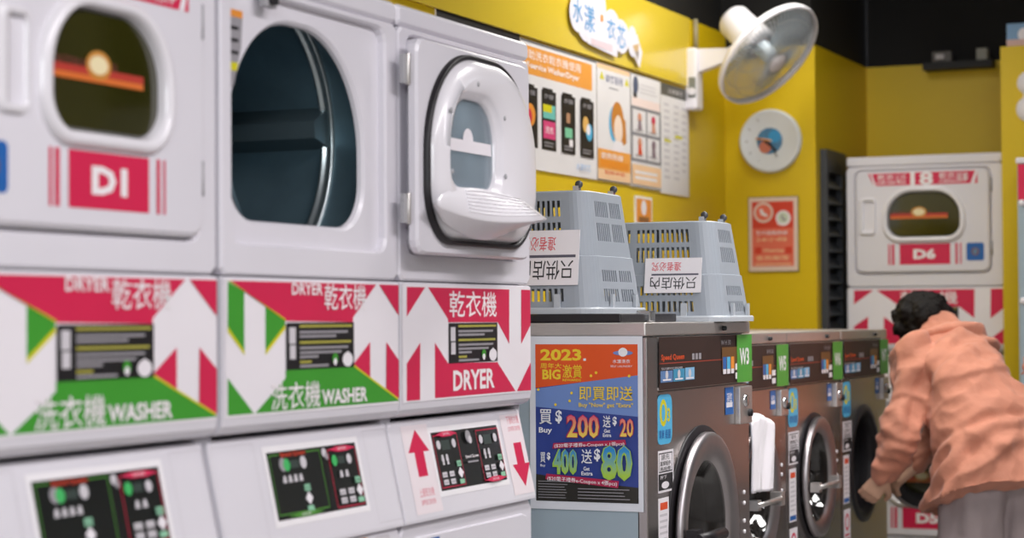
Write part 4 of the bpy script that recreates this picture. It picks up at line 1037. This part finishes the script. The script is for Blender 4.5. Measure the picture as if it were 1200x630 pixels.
m.box(0, .03, -.15, .085, 1.93, 2.03, LD); m.box(0, .03, -.15, .085, .48, .56, LD); m.build('vent_frame', lv, .003)
m = MB()
for k in range(19):
    z = .6 + .07 * k; m.add([(.004, -.15, z + .04), (.028, -.15, z), (.028, .085, z), (.004, .085, z + .04), (.004, -.15, z + .046), (.032, -.15, z + .006), (.032, .085, z + .006), (.004, .085, z + .046)], [(0, 3, 2, 1), (4, 5, 6, 7), (0, 1, 5, 4), (1, 2, 6, 5), (2, 3, 7, 6), (3, 0, 4, 7)], LS)
m.build('slat', lv)
# ------------------------------------------------------------------ person bending to the open washer
def fused(name, mb, voxel, parent, m, smooth=2, disp=None, shade=True):
    """one continuous surface from overlapping volumes"""
    me = bpy.data.meshes.new('t'); me.from_pydata([tuple(v) for v in mb.v], [], mb.f)
    bm = bmesh.new(); bm.from_mesh(me); bmesh.ops.remove_doubles(bm, verts=bm.verts, dist=1e-5); bmesh.ops.recalc_face_normals(bm, faces=bm.faces); bm.to_mesh(me); bm.free()
    t = bpy.data.objects.new('t', me); COL.objects.link(t)
    md = t.modifiers.new('r', 'REMESH'); md.mode = 'VOXEL'; md.voxel_size = voxel; md.adaptivity = 0
    if smooth:
        sm = t.modifiers.new('s', 'SMOOTH'); sm.factor = .5; sm.iterations = smooth
    dg = bpy.context.evaluated_depsgraph_get()
    out = bpy.data.meshes.new_from_object(t.evaluated_get(dg))
    bpy.data.objects.remove(t); bpy.data.meshes.remove(me)
    if disp:
        co = [(v.co.copy(), v.normal.copy()) for v in out.vertices]
        for v, (c, n) in zip(out.vertices, co): v.co = c + disp(c, n)
    out.materials.clear(); out.materials.append(m)
    for p in out.polygons: p.use_smooth = True; p.material_index = 0
    out.name = name
    o = bpy.data.objects.new(name, out); COL.objects.link(o); o.parent = parent
    return o

def limb(mb, pts, rs, sub=4):
    """tapered tube through the joints with rounded ends"""
    pts = [Vector(p) for p in pts]
    P, R = [], []
    for i in range(len(pts) - 1):
        for k in range(sub):
            f = k / sub; P.append(pts[i].lerp(pts[i + 1], f)); R.append(rs[i] + (rs[i + 1] - rs[i]) * f)
    P.append(pts[-1]); R.append(rs[-1])
    mb.tube(P, R, None, 14, True)
    for p, r in zip(pts, rs): mb.sphere(p, r, None, 14, 8)

FD = Vector((-.707, .707, 0)); LF = Vector((-.707, -.707, 0)); UP = Vector((0, 0, 1))
PX = Vector((-1.298, 7.15, 0))                      # the spot under the hips
def W_(f, l, z): return PX + FD * f + LF * l + UP * z
PEL = W_(0, 0, .84); WA = W_(.10, 0, .97); CH = W_(.235, 0, 1.105); NK = W_(.335, 0, 1.185)
HEAD = W_(.435, .02, 1.248)
SHL = W_(.285, .16, 1.14); SHR = W_(.30, -.095, 1.12)
ELL = Vector((-1.625, 7.10, .905)); WRL = Vector((-1.690, 7.13, .745))
ELR = Vector((-1.52, 7.48, .93)); WRR = Vector((-1.635, 7.36, .765))
bk0 = (UP * .667 - FD * .745).normalized()
SKIN = mat('skin_warm', 'c39a80', .5, var=.06, vscale=20)
JK = mat('jacket_salmon_cotton', 'c17f66', .75, var=.09, vscale=9, bump=.45, bscale=22, sheen=.15)
TR = mat('trouser_lilac_grey', '968989', .8, var=.06, vscale=10, bump=.2, bscale=30)
HAIR = mat('hair_black', '120e0c', .65, var=.3, vscale=50, bump=.5, bscale=90, spec=.2)
per = thing('person', 'person in a salmon hooded jacket and grey trousers bending to load the open washer', 'person', (0, 0, 0))
# body: one continuous surface with head, neck, limbs, hands and fingers
b = MB()
limb(b, [PEL - UP * .04, WA, CH, NK - bk0 * .02], [.115, .105, .085, .05]); limb(b, [CH, SHL], [.075, .055]); limb(b, [CH, SHR], [.075, .055])
limb(b, [NK - UP * .02, HEAD - FD * .015 - UP * .05], [.055, .05])
HF = (FD * .80 - UP * .52 + LF * .28).normalized(); HS = HF.cross(UP).normalized(); HU = HS.cross(HF).normalized()
b.sphere(HEAD, (.072, .092, .108), None, 20, 14, (HS, HF, HU))
b.sphere(HEAD + HF * .045 - HU * .05, (.052, .055, .06), None, 14, 10, (HS, HF, HU))
b.sphere(HEAD + HF * .1 - HU * .022, (.014, .02, .024), None, 10, 8, (HS, HF, HU))          # nose
b.sphere(HEAD + HF * .092 - HU * .062, (.024, .012, .007), None, 10, 6, (HS, HF, HU)); b.sphere(HEAD + HF * .09 - HU * .073, (.02, .012, .008), None, 10, 6, (HS, HF, HU))
for s in (-1, 1): b.sphere(HEAD + HS * s * .073 - HU * .012, (.012, .02, .032), None, 10, 8, (HS, HF, HU))
limb(b, [SHL, ELL, WRL], [.05, .04, .028]); limb(b, [SHR, ELR, WRR], [.05, .04, .028])
def hand(wr, dirv, palm_n, thumb_side):
    d = dirv.normalized(); side = d.cross(palm_n).normalized(); nrm = side.cross(d).normalized()
    limb(b, [wr, wr + d * .03], [.028, .026])
    for k, off in enumerate((-.026, -.009, .009, .026)):
        limb(b, [wr + d * .02 + side * off * .6, wr + d * .085 + side * off], [.017, .0135], 2)
        L = (.064, .078, .074, .058)[k] if thumb_side < 0 else (.058, .074, .078, .064)[k]
        p0 = wr + d * .085 + side * off; p1 = p0 + (d * .8 + nrm * .45 + side * off * 3).normalized() * L * .45
        p2 = p1 + (d * .35 + nrm * .85).normalized() * L * .32; p3 = p2 + (d * -.05 + nrm * 1).normalized() * L * .24
        limb(b, [p0, p1, p2, p3], [.011, .0095, .0085, .007], 2)
    t0 = wr + d * .03 + side * .024 * thumb_side; t1 = t0 + (d * .6 + side * thumb_side * .7 + nrm * .3).normalized() * .045; t2 = t1 + (d * .8 + nrm * .5 + side * thumb_side * .1).normalized() * .03
    limb(b, [t0, t1, t2], [.015, .0115, .009], 2)
hand(WRL, Vector((-.50, .02, -.62)), Vector((-.3, .75, .0)), 1); hand(WRR, Vector((-.75, -.2, -.6)), Vector((-.2, .3, -.8)), -1)
LEGS = []
for s in (1, -1):
    hip = W_(-.0, .085 * s, .80); kn = W_(.05, .10 * s, .45); an = W_(-.04, .11 * s, .09)
    if s < 0: kn = W_(.0, -.11, .45); an = W_(-.09, -.12, .09)
    LEGS.append((hip, kn, an)); limb(b, [hip, kn, an], [.085, .055, .038])
    limb(b, [an - UP * .03, an + FD * .10 - UP * .055], [.035, .026])
body = fused('body', b, .0052, per, SKIN, 2)
# eyes (turned away from us, looking at the washer)
for s in (-1, 1):
    e = MB(); e.sphere(HEAD + HF * .083 + HS * s * .032 + HU * .0, .0115, mat('eye_white', 'e8e4e0', .2), 12, 8); e.sphere(HEAD + HF * .0915 + HS * s * .032, .0052, mat('iris_dark', '2a1a12', .2), 10, 6); e.build('eye', body)
# hair: short, full and tousled
h = MB()
h.sphere(HEAD - HF * .015 + HU * .022, (.096, .108, .112), None, 24, 16, (HS, HF, HU))
h.sphere(HEAD - HF * .07 - HU * .03, (.082, .055, .08), None, 18, 12, (HS, HF, HU))
rr = random.Random(3)
for k in range(46):
    th = rr.uniform(0, 2 * PI); ph2 = rr.uniform(-.15, 1.35)
    d = HS * math.cos(th) * math.cos(ph2) + HF * math.sin(th) * math.cos(ph2) + HU * math.sin(ph2)
    if d.dot(HF) > .75 and ph2 < .5: continue
    c = HEAD - HF * .015 + HU * .022 + d * .09
    h.sphere(c, (.034, .034, .03), None, 8, 6)
def hd(c, n): return n * (noise.noise(c * 55) * .008 + noise.noise(c * 130) * .004)
fused('hair', h, .006, per, HAIR, 1, hd)
# trousers
t = MB()
t.sphere(PEL - UP * .06, (.135, .185, .12), None, 20, 14, (FD, LF, UP))
for (hip, kn, an), s in zip(LEGS, (1, -1)):
    limb(t, [hip + UP * .0, kn, an + UP * .0], [.122, .112, .105])
def td(c, n):
    a = math.atan2((c - PX).dot(LF), (c - PX).dot(FD)); z = c.z
    return n * (.007 * math.sin(a * 9 + z * 5 + 2 * noise.noise(c * 4)) * min(1, max(0, (.95 - z) * 3)) + .008 * noise.noise(c * 9))
fused('trousers', t, .009, per, TR, 3, td)
# shoes
for (hip, kn, an), s in zip(LEGS, (1, -1)):
    m = MB(); SH = mat('shoe_white_canvas', 'd6d2d0', .6, var=.05); loops = []
    for f, w_, hh in ((-.075, .030, .05), (-.06, .038, .075), (.0, .040, .085), (.06, .044, .065), (.12, .046, .045), (.165, .038, .035), (.185, .018, .022)):
        c = an + FD * f; loops.append([Vector((c.x, c.y, 0)) + LF * (w_ * math.cos(2 * PI * j / 16)) + UP * (.004 + hh / 2 + hh / 2 * math.sin(2 * PI * j / 16)) for j in range(16)])
    m.loft(loops, SH, True, True); m.build('shoe', per)
# jacket: hem, hips, waist, chest, shoulders lofted, with sleeves and a hood grown into one cloth
j = MB()
def ring(c, tilt, a, bb, n=28, sq=.85):
    ax = FD * math.sin(tilt) + UP * math.cos(tilt); d = FD * math.cos(tilt) - UP * math.sin(tilt); out = []
    for k in range(n):
        q = 2 * PI * k / n; cx, sy = math.cos(q), math.sin(q)
        out.append(c + LF * (a * math.copysign(abs(cx) ** sq, cx)) + d * (bb * math.copysign(abs(sy) ** sq, sy)))
    return out
T = math.radians
rings = [ring(W_(.015, .01, .665), T(21), .262, .215), ring(W_(.012, .005, .74), T(26), .248, .195), ring(W_(.02, .01, .84), T(33), .212, .172), ring(W_(.075, .008, .94), T(40), .200, .157), ring(W_(.14, .03, 1.02), T(45), .168, .145),
         ring(W_(.21, .03, 1.085), T(48), .158, .132), ring(W_(.262, .02, 1.13), T(50), .14, .112), ring(W_(.30, 0, 1.165), T(52), .12, .09), ring(W_(.335, 0, 1.19), T(52), .08, .07)]
j.loft(rings, None)
limb(j, [SHL - FD * .02, SHL + (ELL - SHL) * .5, ELL, ELL.lerp(WRL, .93)], [.082, .078, .072, .052])
limb(j, [SHR - FD * .02, SHR + (ELR - SHR) * .5, ELR, ELR.lerp(WRR, .93)], [.072, .07, .066, .05])
j.sphere(SHL - FD * .02, .086, None, 14, 10); j.sphere(SHR - FD * .02, .075, None, 14, 10)
sp = (FD * .667 + UP * .745).normalized(); bk = (UP * .667 - FD * .745).normalized()
# hood folded down at the nape
hc = NK + bk * .03 - sp * .005
hm = MB()
def arc(pts, rs, n=16):
    for i in range(n + 1):
        f = i / n * (len(pts) - 1); a = min(int(f), len(pts) - 2); w = f - a
        hm.sphere(pts[a].lerp(pts[a + 1], w), [x + (y - x) * w for x, y in zip(rs[a], rs[a + 1])], None, 12, 8, (LF, sp, bk))
arc([NK + LF * .125 + FD * .05 - UP * .0, NK + LF * .10 + bk * .035 + sp * .005, NK + bk * .075 + sp * .02, NK - LF * .085 + bk * .07 - sp * .01, NK - LF * .155 + bk * .035 - sp * .035, NK - LF * .13 - bk * .03],
    [(.034, .034, .034), (.042, .052, .036), (.05, .068, .042), (.05, .07, .042), (.04, .055, .04), (.03, .035, .03)])
arc([NK + LF * .06 + bk * .05 - sp * .05, NK - LF * .02 + bk * .075 - sp * .06, NK - LF * .10 + bk * .06 - sp * .075], [(.045, .035, .025), (.05, .045, .028), (.045, .04, .025)], 8)
hm.sphere(NK + sp * .06 + bk * .045, (.075, .05, .045), None, 14, 10, (LF, sp, bk))
def jd(c, n):
    r = c - PX; f = r.dot(FD); l = r.dot(LF); z = c.z
    s = (c - PEL).dot(sp); k = (c - PEL).dot(bk)
    q3 = Vector((s * 9 + l * 4, s * 3 - l * 5, k * 6))
    d = 0.008 * noise.noise(c * 6.5) + .030 * (abs(noise.noise(q3 * 1.0)) - .2) * -1 + .016 * (abs(noise.noise(c * 13)) - .2) * -1 + .002 * noise.noise(c * 32)
    back = max(0, n.dot(bk))
    # diagonal creases running from the armpit over the back
    arm = (c - SHL).length
    u = s * 1.0 + l * .75
    d += .010 * math.sin(u * 46 + 3 * noise.noise(c * 3.2)) * math.exp(-((arm - .12) / .13) ** 2)
    # drawn-in waist seam with blousing above
    ws = .02 + .05 * abs(l) * 2 + .02 * noise.noise(c * 4)
    d += -.009 * math.exp(-((s - ws) / .016) ** 2) + .010 * math.exp(-((s - ws - .05) / .035) ** 2)
    # criss-cross creases below the waist
    low = math.exp(-((s + .07) / .08) ** 2)
    d += .009 * low * math.sin((s * 1.3 + l * .5) * 60 + 4 * noise.noise(c * 4)) + .004 * low * math.sin((s * 1.0 - l * .7) * 55 + 2)
    # back yoke flap: thicker above its lower edge
    edge = .215 + .10 * l * l * 4 - .02 * math.sin(l * 14)
    if back > .15 and arm > .06: d += .014 * (1 / (1 + math.exp(-(s - edge) / .003))) * min(1, (back - .15) * 4)
    # sleeve bunching near elbow and cuff
    da = min((c - ELL).length, (c - ELL.lerp(WRL, .6)).length)
    if da < .11: d += .008 * math.sin(c.z * 120 + c.x * 50 + 4 * noise.noise(c * 9)) * (1 - da / .11)
    # hood folds
    dh = (c - hc).length
    if dh < .0: d += .006 * math.sin((c - hc).dot(sp) * 75 + 3 * noise.noise(c * 7)) * (1 - dh / .2)
    return n * d
def hd2(c, n):
    r = c - NK; u = r.dot(sp); v = r.dot(LF)
    return n * (.012 * math.sin(u * 80 + 2.5 * noise.noise(c * 6) + v * 9) + .005 * noise.noise(c * 16))
jacket = fused('jacket', j, .0075, per, JK, 3, jd)
hood = fused('hood', hm, .006, jacket, JK, 3, hd2)
# drawcord toggle hanging at the yoke edge
m = MB(); q = PEL + sp * .225 - LF * .12 + bk * .175
m.tube([q + UP * .03, q + UP * .005, q - UP * .02, q - UP * .03 + LF * .012], .0035, mat('cord_tan', 'b5745c', .6), 6); m.sphere(q - UP * .005, (.009, .009, .013), mat('cord_tan', 'b5745c', .6)); m.build('toggle', jacket)
# ------------------------------------------------------------------ camera
cam = bpy.data.cameras.new('camera'); co = bpy.data.objects.new('camera', cam); COL.objects.link(co)
cam.sensor_fit = 'HORIZONTAL'; cam.sensor_width = 36; cam.lens = 2400 / 1200 * 36
yaw, pitch, roll = math.radians(23.63), math.atan2(57.5, 2400), .006
co.matrix_world = Matrix.Translation((0, 0, 1.30)) @ Matrix.Rotation(yaw, 4, 'Z') @ Matrix.Rotation(W90 + pitch, 4, 'X') @ Matrix.Rotation(-roll, 4, 'Z')
cam.dof.use_dof = True; cam.dof.focus_distance = 5.3; cam.dof.aperture_fstop = 2.9
cam.clip_start = .05; cam.clip_end = 60
SC.camera = co
# ------------------------------------------------------------------ light
def area(name, loc, sx, sy, power, col=(1, 1, 1), rot=(0, 0, 0)):
    l = bpy.data.lights.new(name, 'AREA'); l.shape = 'RECTANGLE'; l.size = sx; l.size_y = sy; l.energy = power; l.color = col
    o = bpy.data.objects.new(name, l); COL.objects.link(o); o.location = loc; o.rotation_euler = rot; return o
R_ = math.radians
area('ceiling_and_fill_light', (.3, 2.6, 3.1), .5, 3.2, 74, (1, .955, .98))
area('ceiling_and_fill_light', (.5, -1.3, 2.5), 1.8, 1.0, 57, (.93, .97, 1), (R_(62), 0, R_(8)))  # fill light added behind the camera to brighten surfaces facing it
area('ceiling_and_fill_light', (-.9, 5.9, 3.1), .35, 2.0, 38, (1, .97, .95)).data.spread = R_(122)
area('ceiling_and_fill_light', (-2.15, 7.2, 3.05), .2, 1.8, 24, (1, .97, .9))  # unseen lamp added close to the left wall to brighten fascia and posters
area('ceiling_and_fill_light', (.4, 7.9, 3.1), .4, 1.8, 4, (.85, .93, 1))
w = bpy.data.worlds.new('world'); w.use_nodes = True; SC.world = w
w.node_tree.nodes['Background'].inputs[0].default_value = (.5, .5, .55, 1); w.node_tree.nodes['Background'].inputs[1].default_value = .3
SC.view_settings.view_transform = 'Standard'; SC.view_settings.look = 'None'
SC.view_settings.exposure = 0.5; SC.view_settings.gamma = 1.0
